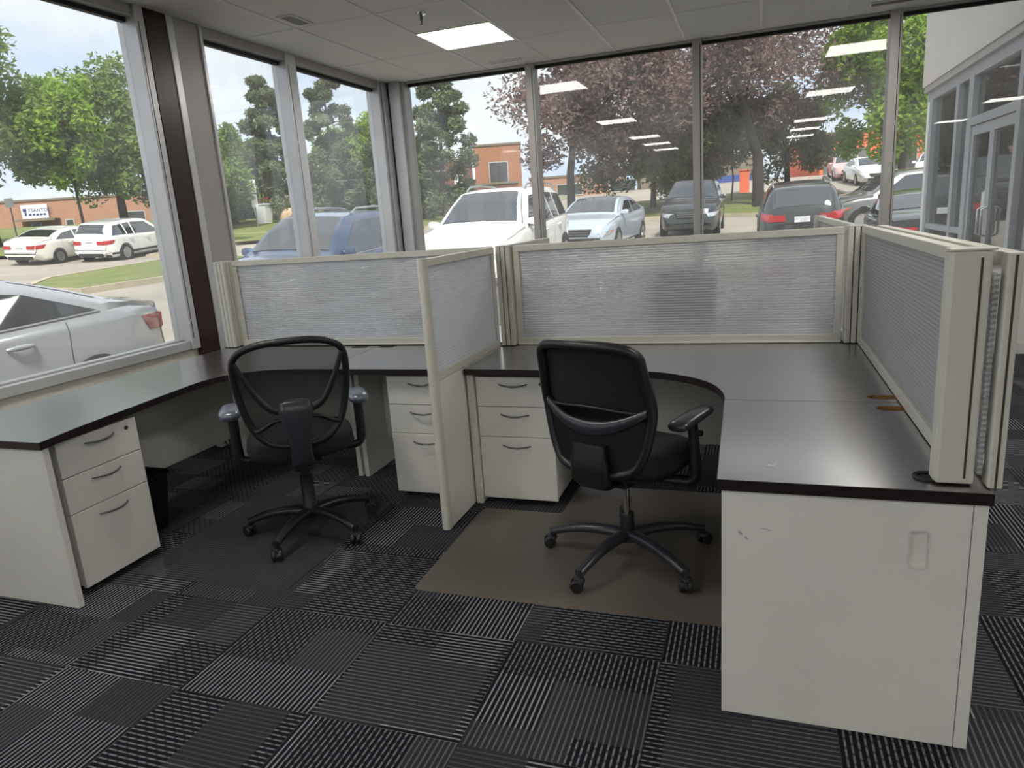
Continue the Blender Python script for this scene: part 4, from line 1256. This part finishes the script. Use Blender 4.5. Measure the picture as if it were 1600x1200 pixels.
        if detail:
            for hx in ((md - .62, md + .42) if True else ()):
                hz = zbl(hx) - .13
                y = ys(hx, hz)
                obj('door_handle', MB().tube([(hx - .11 + .22 * i / 8, sd * (y + .004 + .03 * math.sin(PI * i / 8) ** .5), hz + .006 * math.sin(PI * i / 8)) for i in range(9)], [.010 + .007 * math.sin(PI * i / 8) for i in range(9)], 8, flat=1.3), pt, t, smooth=60, world=False)
            for dx in (md - .26, md - 1.0 - .05, s3 - .02):
                obj('door_seam', spatch((dx, .30), (dx + .007, .30), (dx + .007, zbl(dx) - .02), (dx, zbl(dx) - .02), sd, .0015, 1, 8), M['trim'], t, smooth=0, world=False)
            obj('window_trim', MB().tube([(x, sd * (ys(x, bots(x) - .012) + .006), bots(x) - .012) for x in [s0 - .02 + (s3 - s0 + .05) * i / 16 for i in range(17)]], .009, 6), M['rim'], t, smooth=60, world=False)
        if trim:
            obj('sill_trim', spatch((-L / 2 + .05, .24), (L / 2 - .05, .24), (L / 2 - .05, .42), (-L / 2 + .05, .42), sd, .006, 24, 2), M['trim'], t, smooth=0, world=False)
        if rails:
            obj('roof_rail', MB().tube([(x, sd * (sect(x)[8][0] + .0), zt(x) + .0 + (.05 if 0 < i < 10 else -.01)) for i, x in enumerate([-1.8 + 1.95 * q / 10 for q in range(11)])], .018, 6), M['rim'], t, smooth=60, world=False)
        for ax in spec['ax']:
            r = spec['r']
            y = hw0 * plan(ax)
            obj('wheel_arch', MB().lathe([(r + .035, y - .06), (r + .035, y + .004), (r + .006, y + .004), (r + .006, y - .06)], 28, (ax, 0, r) if sd > 0 else (ax, 0, r), 'y') if sd > 0 else MB().lathe([(r + .035, -y + .06), (r + .035, -y - .004), (r + .006, -y - .004), (r + .006, -y + .06)], 28, (ax, 0, r), 'y'), M['trim'], t, smooth=40, world=False)
            e = y + .008
            prof = [(r * .62, e - .02), (r * .66, e), (r * .93, e), (r, e - .03), (r, e - .19), (r * .9, e - .21), (0, e - .21)]
            wh = obj('wheel', MB().lathe([(a_, sd * b_) for a_, b_ in prof], 28, (ax, 0, r), 'y'), M['tyre'], t, smooth=40, world=False)
            sp_ = MB().lathe([(r * .63, sd * (e - .012)), (r * .63, sd * (e + .002)), (r * .56, sd * (e - .004)), (r * .55, sd * (e - .05))], 24, (ax, 0, r), 'y')
            for q in range(5):
                b_ = 2 * PI * q / 5 + .3
                c_, s_ = math.cos(b_), math.sin(b_)
                pts = []
                for rr, w__ in ((.03, .045), (r * .58, .03)):
                    for ww in (-w__, w__):
                        pts.append((ax + rr * c_ - ww * s_, rr * s_ + ww * c_ + r))
                vsx = [(p[0], sd * (e - .03), p[1]) for p in pts] + [(p[0], sd * (e - .004), p[1]) for p in pts]
                sp_.add(vsx, [(0, 1, 3, 2), (4, 6, 7, 5), (0, 4, 5, 1), (1, 5, 7, 3), (3, 7, 6, 2), (2, 6, 4, 0)])
            obj('rim', sp_, M['rim'], wh, world=False)
    pz = .78 if spec is not SUV else .92
    obj('licence_plate', B(-L / 2 - .014, -L / 2 - .002, -.16, .16, pz - .05, pz + .075), M['plate'], t, world=False)
    fz = .62 if spec is not SUV else .72
    gl_ = obj('grille', MB().loft([[(L / 2 + q, y * sc_, fz + zz * sc_) for y, zz in ((-.42, .05), (.42, .05), (.34, -.14), (-.34, -.14))] for q, sc_ in ((-.03, 1.05), (.012, 1.0))]), M['trim'], t, world=False)
    for i in range(3):
        obj('grille_bar', B(L / 2 + .008, L / 2 + .022, -.38 + .02 * i, .38 - .02 * i, fz + .03 - .06 * i, fz + .042 - .06 * i), M['rim'], gl_, world=False)
    obj('front_bumper_insert', B(L / 2 - .03, L / 2 + .006, -.5, .5, .30, .42), M['trim'], t, bevel=.01, world=False)
    obj('rear_bumper_insert', B(-L / 2 - .006, -L / 2 + .03, -.55, .55, .26, .40), M['trim'], t, bevel=.01, world=False)
    if emblem:
        obj('emblem', MB().loft([[(L / 2 + q, .085 * s * math.cos(2 * PI * i / 20), fz + .035 + .05 * s * math.sin(2 * PI * i / 20)) for i in range(20)] for q, s in ((.015, 1), (.03, .96), (.03, .75), (.022, .7))]), M['rim'], t, smooth=40, world=False)
    return t
UP, DN = PI / 2, -PI / 2
car('silver sedan parked close outside the left window', COUPE, P_SILVER, (-6.28, 2.98), DN, sc=1.0)
car('white sedan with red tail lamps parked across the lot', SEDAN, P_PEARL, (-27.6, 22.35), UP + math.radians(10), H=.95)
car('white crossover parked right of the white sedan', SUV, P_WHITE, (-25.55, 23.65), UP + math.radians(10), H=.95, trim=True)
car('dark blue crossover with roof rails facing the corner window', SUV, P_NAVY, (-7.05, 10.7), DN, rails=True, H=1.0)
car('large white crossover facing the window wall', SUV, P_WHITE, (-5.0, 13.9), DN, rails=True, H=1.04, sc=1.06, emblem=True)
car('pale blue hatchback parked behind the white crossover', SEDAN, paint('ice_blue_paint', (0.48, 0.54, 0.62), .3), (-4.35, 20.8), DN - .08, detail=False)
car('charcoal crossover facing the windows beneath the purple tree', SUV, P_BLACK, (-2.05, 25.4), DN, detail=False, H=1.05)
car('charcoal crossover with long red tail lamps, rear towards the windows', SUV, P_BLACK, (.95, 19.3), UP, rails=True, tail_h=1.02)
car('grey crossover seen side on behind the tail lamps crossover', SUV, P_GREY, (4.0, 23.4), PI + .2, H=.98, detail=True)
car('charcoal sedan with red tail lamps beside the entry storefront', SEDAN, P_BLACK, (3.2, 16.9), UP - .05, H=.98)
car('small white sedan parked by the orange building, left of the mullion', SEDAN, P_WHITE, (6.0, 46.5), DN + .1, detail=False, group='white cars by the orange building')
car('small white sedan parked by the orange building, right of the mullion', SEDAN, P_WHITE, (9.2, 45.6), DN - .2, detail=False, group='white cars by the orange building')
car('small rose coloured car far off by the grey shutter', SEDAN, P_PINK, (5.4, 51.8), DN, detail=False)
car('small white car far across the lawn beside the sign post', SEDAN, P_WHITE, (-36.5, 44.2), .5, detail=False)
car('small dark car far across the lawn below the orange wall', SEDAN, P_NAVY, (-33.5, 53.8), .5, detail=False)
# ---------------------------------------------------------------- trees
LEAF_MORE = 1.9
def tree(name, label, base, crown, rad, nl, leaf, ms, kind='broad', trunk_r=.2, seed=1, stems=6, size=.2, ms2=None, group='trees outside'):
    nl = int(nl * LEAF_MORE); size *= .66; trunk_r *= .7
    rnd = random.Random(seed)
    bx, by = base; bz = gh(bx, by)
    t = thing(name, label, 'tree', (bx, by, bz), group=group)
    cx, cy, cz = crown[0] - bx, crown[1] - by, crown[2] - bz
    rx, ry, rz_ = rad
    tr = obj('trunk', MB().tube([(0, 0, -.2), (rnd.uniform(-.1, .1), 0, (cz - rz_ * .3) * .5), (cx * .5, cy * .5, cz - rz_ * .1), (cx, cy, cz + (rz_ * .75 if kind == 'pine' else rz_ * .3))], [trunk_r * 1.25, trunk_r, trunk_r * .7, trunk_r * .15], 9), M[ms], t, smooth=60, world=False)
    blobs = []
    nb = 34 if kind == 'broad' else 70
    for i in range(nb):
        if kind == 'broad':
            while True:
                p = Vector((rnd.uniform(-1, 1), rnd.uniform(-1, 1), rnd.uniform(-1, 1)))
                if .25 < p.length < .92: break
            r = rnd.uniform(.22, .38)
        else:
            q = i / nb
            w = (1 - q) ** .8 * .85 + .10
            a = rnd.uniform(0, 2 * PI)
            d = rnd.uniform(.35, 1.0) * w
            p = Vector((d * math.cos(a), d * math.sin(a), -1 + 2 * q + rnd.uniform(-.06, .06))); r = .08 + .16 * w
        blobs.append((p, r))
    for i in range(stems):
        p = blobs[rnd.randrange(nb)][0]
        obj('branch', MB().tube([(cx * .4, cy * .4, cz - rz_ * .45 if kind == 'broad' else cz + p.z * rz_ - .2), (cx + p.x * rx * .45, cy + p.y * ry * .45, cz + (p.z * .5 - .1) * rz_ if kind == 'broad' else cz + p.z * rz_), (cx + p.x * rx, cy + p.y * ry, cz + p.z * rz_)], [trunk_r * .4, trunk_r * .22, trunk_r * .06], 6), M[ms], t, smooth=60, world=False)
    mb = MB(); vs_, fs = [], []
    for i in range(nl):
        p, r = blobs[rnd.randrange(nb)]
        d = Vector((rnd.gauss(0, 1), rnd.gauss(0, 1), rnd.gauss(0, 1))).normalized() * r * (rnd.random() ** .45)
        if kind == 'pine': d.z *= .6
        c = Vector((cx + (p.x + d.x) * rx, cy + (p.y + d.y) * ry, cz + (p.z + d.z) * rz_))
        a = Vector((rnd.gauss(0, 1), rnd.gauss(0, 1), rnd.gauss(-.2, .7))).normalized()
        b = a.orthogonal().normalized(); b.rotate(Matrix.Rotation(rnd.uniform(0, 2 * PI), 3, a))
        s = size * rnd.uniform(.6, 1.3)
        wd = .27 if kind == 'pine' else .42
        e = a.cross(b) * s * .12
        o_ = len(vs_)
        vs_ += [tuple(c - a * s), tuple(c + b * s * wd + e), tuple(c + a * s), tuple(c - b * s * wd + e)]
        fs += [(o_, o_ + 1, o_ + 2), (o_, o_ + 2, o_ + 3)]
    mb.v, mb.f = vs_, fs
    obj('foliage', mb, M[leaf], t, world=False, fix=False, kind='stuff')
    return t
tree('purple_leaved_tree', 'big purple leaved tree standing right of the centre window mullion', (.07, 36.3), (-1.9, 36.6, 7.1), (6.9, 5.0, 4.2), 19000, 'leaf_purple', 'bark_dark', trunk_r=.34, seed=3, size=.21, stems=10)
tree('purple_leaved_tree', 'purple leaved tree hanging over the white crossover left of centre', (-8.4, 33.6), (-7.4, 33.4, 6.6), (4.8, 4.0, 3.6), 12500, 'leaf_purple', 'bark_dark', trunk_r=.26, seed=5, size=.2, stems=8)
tree('olive_tree', 'olive leaved low tree behind the parked cars, middle pane', (-5.2, 38.5), (-5.0, 38.5, 4.2), (4.2, 3.2, 2.5), 9000, 'leaf_olive', 'bark_dark', trunk_r=.2, seed=6, size=.2)
tree('olive_tree', 'olive leaved tree below the big purple crown', (1.5, 40.0), (1.3, 40.0, 4.7), (2.7, 2.3, 2.2), 5000, 'leaf_olive', 'bark_dark', trunk_r=.2, seed=8, size=.2)
tree('maple_tree', 'bright green tree beside the pale stucco canopy', (5.9, 35.2), (5.6, 35.2, 6.4), (2.9, 2.6, 4.0), 12000, 'leaf_bright', 'bark', trunk_r=.2, seed=9, size=.22)
tree('maple_tree', 'green maple with drooping crown at the far left pane edge', (-34.6, 24.2), (-34.0, 24.9, 8.1), (3.4, 4.2, 3.9), 8000, 'leaf_green', 'bark_dark', trunk_r=.5, seed=11, size=.26, stems=9)
tree('maple_tree', 'green maple behind the white crossover', (-33.0, 30.6), (-32.4, 30.6, 7.0), (3.3, 3.6, 3.7), 8500, 'leaf_green', 'bark_dark', trunk_r=.3, seed=12, size=.26, stems=9)
tree('maple_tree', 'light green sapling in front of the tan brick building', (-31.8, 27.0), (-31.8, 27.0, 7.1), (1.9, 2.1, 2.7), 4200, 'leaf_bright', 'bark_dark', trunk_r=.09, seed=13, size=.24)
tree('maple_tree', 'green maple directly behind the maroon steel column', (-30.6, 34.2), (-30.2, 34.2, 5.6), (2.8, 3.0, 3.6), 9000, 'leaf_green', 'bark', trunk_r=.22, seed=14, size=.26)
tree('pine_tree', 'tall pine behind the sign post and flower planter', (-30.2, 40.9), (-30.2, 40.6, 6.9), (3.8, 3.8, 4.5), 11000, 'leaf_pine', 'bark', 'pine', .26, seed=15, size=.30, stems=14)
tree('pine_tree', 'tall pine just right of the second left mullion', (-27.6, 43.6), (-27.6, 43.6, 7.4), (3.2, 3.2, 5.0), 9500, 'leaf_pine', 'bark', 'pine', .26, seed=16, size=.30, stems=14)
tree('pine_tree', 'pine beside the corner column, left pane', (-22.9, 44.0), (-22.9, 44.0, 7.0), (3.0, 3.0, 4.6), 9500, 'leaf_pine', 'bark', 'pine', .26, seed=17, size=.30, stems=14)
tree('pine_tree', 'pine beside the corner column, window wall pane', (-17.6, 39.5), (-17.5, 39.5, 6.3), (3.1, 3.1, 4.3), 9000, 'leaf_pine', 'bark', 'pine', .24, seed=18, size=.28, stems=12)
tree('maple_tree', 'fresh green tree between the two far pines', (-25.6, 46.5), (-25.4, 46.5, 5.8), (2.8, 2.8, 3.2), 8000, 'leaf_bright', 'bark', trunk_r=.2, seed=19, size=.26)
tree('maple_tree', 'green round tree left of the tall sign post pine', (-35.0, 41.5), (-34.8, 41.5, 6.0), (3.0, 3.0, 3.2), 9000, 'leaf_green', 'bark', trunk_r=.2, seed=20, size=.26)
tree('maple_tree', 'far green tree behind the orange wall', (-31.0, 49.5), (-31.0, 49.5, 6.3), (4.2, 3.0, 3.0), 9000, 'leaf_green', 'bark', trunk_r=.2, seed=21, size=.28)
tree('young_tree', 'thin young tree on the verge before the blue shutter', (-1.25, 38.9), (-1.25, 38.9, 4.2), (1.3, 1.2, 1.0), 1500, 'leaf_olive', 'bark_dark', trunk_r=.06, seed=22, size=.17, stems=3)
tree('leafy_shrub', 'dark green shrub left of the white sedan', (-39.0, 23.6), (-39.0, 23.6, gh(-39.0, 23.6) + 1.2), (2.2, 2.0, 1.4), 4500, 'leaf_green', 'bark_dark', trunk_r=.1, seed=23, size=.24, stems=3)

# ---------------------------------------------------------------- buildings
def local_box(u0, u1, v0, v1, z0, z1): return B(u0, u1, v0, v1, z0, z1)
def building(label, p0, p1, depth, z0, z1, wallm, windows=(), doors=(), coping=True, extra=None):
    'a block whose front face runs from p0 to p1, seen from the right-hand side of that direction'
    a = math.atan2(p1[1] - p0[1], p1[0] - p0[0]); w = math.dist(p0, p1)
    t = thing('building', label, 'building', (p0[0], p0[1], z0), a)
    obj('wall', B(0, w, 0, depth, -1.2, z1 - z0), wallm, t, world=False)
    if coping:
        obj('coping', B(-.08, w + .08, -.08, depth + .08, z1 - z0, z1 - z0 + .14), M['taupe'], t, world=False)
    for (u0, u1, h0, h1) in windows:
        f = obj('window_frame', MB().box(u0, u1, -.05, .03, h0, h0 + .07).box(u0, u1, -.05, .03, h1 - .07, h1).box(u0, u0 + .07, -.05, .03, h0 + .07, h1 - .07).box(u1 - .07, u1, -.05, .03, h0 + .07, h1 - .07), M['alu_dull'], t, world=False)
        obj('pane', B(u0 + .07, u1 - .07, -.02, .02, h0 + .07, h1 - .07), M['far_glass'], f, world=False)
    for (u0, u1, h0, h1, dm) in doors:
        d = obj('shutter', B(u0, u1, -.06, .02, h0, h1), M[dm], t, world=False)
        for q in range(1, int((h1 - h0) / .5)):
            obj('shutter_rib', B(u0, u1, -.075, -.055, h0 + q * .5 - .02, h0 + q * .5 + .02), M[dm], d, world=False)
    return t
bl = building('tan brick building with white sign behind the white sedan', (-58, 33.2), (-41.0, 42.6), 4, 2.4, 5.0, M['brick_l'], windows=[(9.6, 10.3, .1, 1.15), (11.9, 12.5, .3, 1.2), (15.6, 17.4, .3, 1.5)])
a_ = bl.rotation_euler.z
sg = thing('sign_board', 'white sign board on the tan brick building', 'sign', (bl.location.x + math.cos(a_) * 9.2 + math.sin(a_) * .12, bl.location.y + math.sin(a_) * 9.2 - math.cos(a_) * .12, 3.78), a_)
obj('board', B(0, 1.75, -.08, .0, 0, .98), M['sign_white'], sg, world=False, bevel=.01)
obj('emblem', MB().box(.12, .36, -.095, -.07, .50, .72).box(.2, .33, -.095, -.07, .22, .47), M['sign_blue'], sg, world=False)
def lettering(name, body, size, loc, m, parent, rot=(PI / 2, 0, 0), align='LEFT'):
    cu = bpy.data.curves.new(name, 'FONT'); cu.body = body; cu.size = size; cu.extrude = .006; cu.align_x = align
    tmp = bpy.data.objects.new('tmp_text', cu); COL.objects.link(tmp)
    dg = bpy.context.evaluated_depsgraph_get()
    me = bpy.data.meshes.new_from_object(tmp.evaluated_get(dg)); me.name = name
    bpy.data.objects.remove(tmp)
    me.materials.clear(); me.materials.append(m)
    o = link(bpy.data.objects.new(name, me), parent); o.location = loc; o.rotation_euler = rot
    return o
lettering('lettering', 'TSANTOS', .34, (.44, -.088, .47), M['sign_blue'], sg)
for q in range(5):
    obj('small_print', B(.46 + q * .24, .64 + q * .24, -.09, -.07, .22, .34), M['sign_blue'], sg, world=False)
cn = thing('door_canopy', 'thin dark canopy over the brick building entrance', 'canopy', (bl.location.x + math.cos(a_) * 9.0 + math.sin(a_) * .02, bl.location.y + math.sin(a_) * 9.0 - math.cos(a_) * .02, 3.62), a_)
obj('slab', B(0, 2.6, -.9, 0, 0, .10), M['bark_dark'], cn, world=False, bevel=.02)
obj('fascia', B(0, 2.6, -.93, -.9, -.04, .12), M['taupe'], cn, world=False)
building('low taupe building behind the left lawn', (-52, 47), (-38.6, 55.2), 10, 3.4, 5.2, M['taupe'], windows=[(3, 6, .3, 1.3), (8, 11, .3, 1.3)])
building('long orange brick wall building far behind the pines', (-37.5, 58.0), (-24.5, 63.2), 8, 3.2, 5.0, M['brick_o'], windows=[(2.5, 4.5, .3, 1.3), (10, 12, .3, 1.3)])
building('dark red brick block behind the corner column', (-27.2, 52.0), (-21.6, 54.4), 6, 2.8, 6.2, M['brick_d'])
building('low dark red brick wall right of the corner column', (-24.0, 47.2), (-16.4, 50.0), .5, 2.4, 3.9, M['brick_d'])
tw = building('orange brick tower with tall window above the white crossover', (-19.9, 50.6), (-16.6, 51.7), 4, 2.6, 6.75, M['brick_o'], windows=[(1.05, 2.5, 1.1, 3.0)])
building('pale brick block behind the pale blue hatchback', (-16.4, 53.0), (-9.4, 55.0), 4, 2.4, 4.2, M['brick_l'], windows=[(2, 4, .4, 1.3), (6, 8, .4, 1.3)])
building('pale grey warehouse with blue shutter behind the verge', (-8.5, 56.5), (.4, 58.4), 5, 2.2, 4.6, M['taupe'], doors=[(5.6, 8.3, .2, 1.25, 'blue_door'), (3.6, 4.6, .2, 1.2, 'slate_door')])
building('orange building with dark windows and grey shutter', (4.3, 57.4), (19.5, 60.4), 9, 2.0, 5.7, M['orange_paint'], windows=[(3.9, 6.6, .4, 2.5), (7.4, 11.4, .4, 2.7)], doors=[(.25, 3.3, -.3, 2.6, 'slate_door')])
op = thing('painted_post', 'orange painted post beside the purple tree trunk', 'post', (-.72, 46.2, gh(-.72, 46.2)))
obj('shaft', B(-.28, .28, -.2, .2, -.1, 1.25), M['orange_paint'], op, world=False, bevel=.02)
obj('cap', B(-.32, .32, -.24, .24, 1.25, 1.33), M['orange_paint'], op, world=False, bevel=.02)

# ---------------------------------------------------------------- lawn furniture
def boulder(label, p, r, seed):
    rnd = random.Random(seed)
    t = tag(bpy.data.objects.new('boulder', None), label, 'boulder', 'landscape boulders'); 
    bm = bmesh.new(); bmesh.ops.create_icosphere(bm, subdivisions=3, radius=1)
    ph = [rnd.uniform(0, 6) for _ in range(6)]
    for v in bm.verts:
        d = 1 + .13 * math.sin(3 * v.co.x + ph[0]) + .12 * math.sin(4 * v.co.y + ph[1]) + .08 * math.sin(5 * v.co.z + ph[2]) + .05 * math.sin(9 * v.co.x + 7 * v.co.y + ph[3])
        v.co = Vector((v.co.x * r[0], v.co.y * r[1], v.co.z * r[2])) * d
    me = bpy.data.meshes.new('boulder'); bm.to_mesh(me); bm.free()
    me.polygons.foreach_set('use_smooth', [True] * len(me.polygons)); me.materials.append(M['boulder'])
    bpy.data.objects.remove(t)
    o = link(bpy.data.objects.new('boulder', me), None); o.location = (p[0], p[1], gh(*p) + .15 + r[2] * .55)
    return tag(o, label, 'boulder', 'landscape boulders')
boulder('tan boulder beside the white flower planter', (-27.9, 38.6), (.85, .8, .55), 1)
boulder('tan boulder on the lawn left of the white crossover', (-18.4, 40.4), (.66, .6, .52), 2)
boulder('small pale rock far on the lawn below the orange wall', (-24.8, 46.8), (.45, .4, .3), 3)
px_, py_ = -29.0, 37.4
zz_ = gh(px_, py_) + .15
pl = thing('flower_planter', 'tall white tapered planter with red and yellow flowers', 'planter', (px_, py_, zz_))
obj('pot', MB().loft([[(x, y, z) for x, y in rrect(-w, w, -w, w, .04, 3)] for w, z in ((.30, 0), (.46, 1.12), (.50, 1.12), (.50, 1.2), (.42, 1.2), (.40, 1.08))]), M['sign_white'], pl, world=False)
obj('soil', B(-.4, .4, -.4, .4, 1.05, 1.1), M['bark_dark'], pl, world=False)
rnd = random.Random(4)
for i in range(26):
    a, r = rnd.uniform(0, 2 * PI), rnd.uniform(.1, .62); z = 1.28 + rnd.uniform(0, .28)
    pm = 'petal_yellow' if rnd.random() < .25 else 'petal_red'
    mb = MB()
    for q in range(6):
        b = 2 * PI * q / 6; c, s = math.cos(b), math.sin(b); x, y = r * math.cos(a), r * math.sin(a)
        mb.add([(x, y, z), (x + .07 * c - .04 * s, y + .07 * s + .04 * c, z + .03), (x + .13 * c, y + .13 * s, z + .02), (x + .07 * c + .04 * s, y + .07 * s - .04 * c, z + .03), (x + .06 * c, y + .06 * s, z - .01)], [(0, 1, 2, 3), (0, 3, 4), (0, 4, 1), (1, 4, 2), (2, 4, 3)])
    obj('flower', mb, M[pm], pl, world=False)
for i in range(22):
    a, r = rnd.uniform(0, 2 * PI), rnd.uniform(.05, .5); hh = rnd.uniform(.25, .95 if r < .25 else .4)
    x, y = r * math.cos(a), r * math.sin(a)
    c, s = math.cos(a + 1.4), math.sin(a + 1.4)
    obj('leaf', MB().add([(x * .5, y * .5, 1.1), (x + .05 * c, y + .05 * s, 1.1 + hh * .6), (x * 1.3, y * 1.3, 1.1 + hh), (x - .05 * c, y - .05 * s, 1.1 + hh * .6), (x + .02, y, 1.09 + hh * .6)], [(0, 1, 4), (1, 2, 4), (2, 3, 4), (3, 0, 4)]), M['leaf_bright'], pl, world=False)
def street_sign(label, p, h, boards):
    t = thing('street_sign', label, 'sign', (p[0], p[1], gh(*p) + .13), math.radians(35))
    obj('pole', MB().tube([(0, 0, -.1), (0, 0, h)], .035, 8), M['steel'], t, smooth=50, world=False)
    for (z0, z1, w) in boards:
        obj('sign_plate', B(-w, w, -.05, -.03, z0, z1), M['sign_white'], t, bevel=.01, world=False)
    return t
street_sign('white parking sign on a steel pole beside the planter', (-28.0, 35.4), 2.75, [(1.95, 2.72, .19), (1.15, 1.88, .17)])
street_sign('small white sign on the lawn left of the white crossover', (-19.6, 46.6), 2.2, [(1.55, 2.2, .32)])
street_sign('small white sign on a pole at the far left edge', (-35.8, 26.4), 2.2, [(1.75, 2.2, .2)])

# ---------------------------------------------------------------- entry wing seen through the right hand pane
XW = 2.30
wing = thing('wall_storefront', None, None, (XW, 9.5, -.1), kind='structure')
obj('fascia', B(XW - .10, XW + .25, YN + .12, 11.92, 2.86, 5.4), M['stucco'], wing)
obj('soffit_strip', B(XW - .08, XW + .15, YN + .12, 11.9, 2.78, 2.86), M['alu_dull'], wing)
obj('head_bar', B(XW - .03, XW + .09, YN + .12, 11.88, 2.66, 2.78), M['storefront'], wing, bevel=.004)
def vbar(y0, y1, z0=-.1, z1=2.68, m='storefront'): return obj('mullion', B(XW - .04, XW + .09, y0, y1, z0, z1), M[m], wing, bevel=.005)
vbar(11.55, 11.70); vbar(10.17, 10.29); vbar(9.55, 9.72); vbar(7.93, 8.03); vbar(7.36, 7.42)
obj('low_rail', B(XW - .03, XW + .09, 9.72, 11.55, .93, 1.0), M['storefront'], wing, bevel=.004)
obj('kick_rail', B(XW - .03, XW + .09, 9.72, 11.55, -.1, .06), M['storefront'], wing, bevel=.004)
obj('transom', B(XW - .04, XW + .09, 8.03, 9.55, 2.13, 2.22), M['storefront'], wing, bevel=.004)
obj('low_rail', B(XW - .03, XW + .09, 7.42, 7.93, .78, .86), M['storefront'], wing, bevel=.004)
for y0, y1, z0, z1 in ((10.29, 11.55, 1.0, 2.66), (10.29, 11.55, .06, .93), (9.72, 10.17, 1.0, 2.66), (9.72, 10.17, .06, .93), (8.03, 9.55, 2.22, 2.66), (7.42, 7.93, .86, 2.66), (7.42, 7.93, .0, .78)):
    obj('glass_pane', B(XW + .02, XW + .03, y0, y1, z0, z1), M['sf_glass'], wing)
def sdoor(n, y0, y1, handle_y, lab):
    d = thing('door_%d' % n, None, None, (XW, (y0 + y1) / 2, -.1), kind='structure')
    f = MB().box(XW - .02, XW + .05, y0, y0 + .07, -.08, 2.12).box(XW - .02, XW + .05, y1 - .07, y1, -.08, 2.12).box(XW - .02, XW + .05, y0 + .07, y1 - .07, 2.02, 2.12).box(XW - .02, XW + .05, y0 + .07, y1 - .07, -.08, .12)
    obj('door_frame', f, M['storefront'], d, bevel=.004)
    obj('glass_pane', B(XW + .01, XW + .02, y0 + .07, y1 - .07, .12, 2.02), M['sf_glass'], d)
    obj('pull_handle', MB().tube([(XW - .02, handle_y, .95), (XW - .07, handle_y, .97), (XW - .07, handle_y, 1.23), (XW - .02, handle_y, 1.25)], .012, 8), M['chrome'], d, smooth=50)
sdoor(1, 8.80, 9.545, 8.87, ''); sdoor(2, 8.035, 8.795, 8.73, '')
nt_ = thing('notice_sheet', 'white notice sheet taped inside the entry door glass', 'notice', (XW + .005, 8.95, 1.16))
obj('sheet', B(XW + .002, XW + .008, 8.885, 9.06, 1.16, 1.40), M['paper'], nt_)
obj('tape', MB().box(XW + .0005, XW + .003, 8.96, 8.99, 1.39, 1.42), M['sign_white'], nt_)
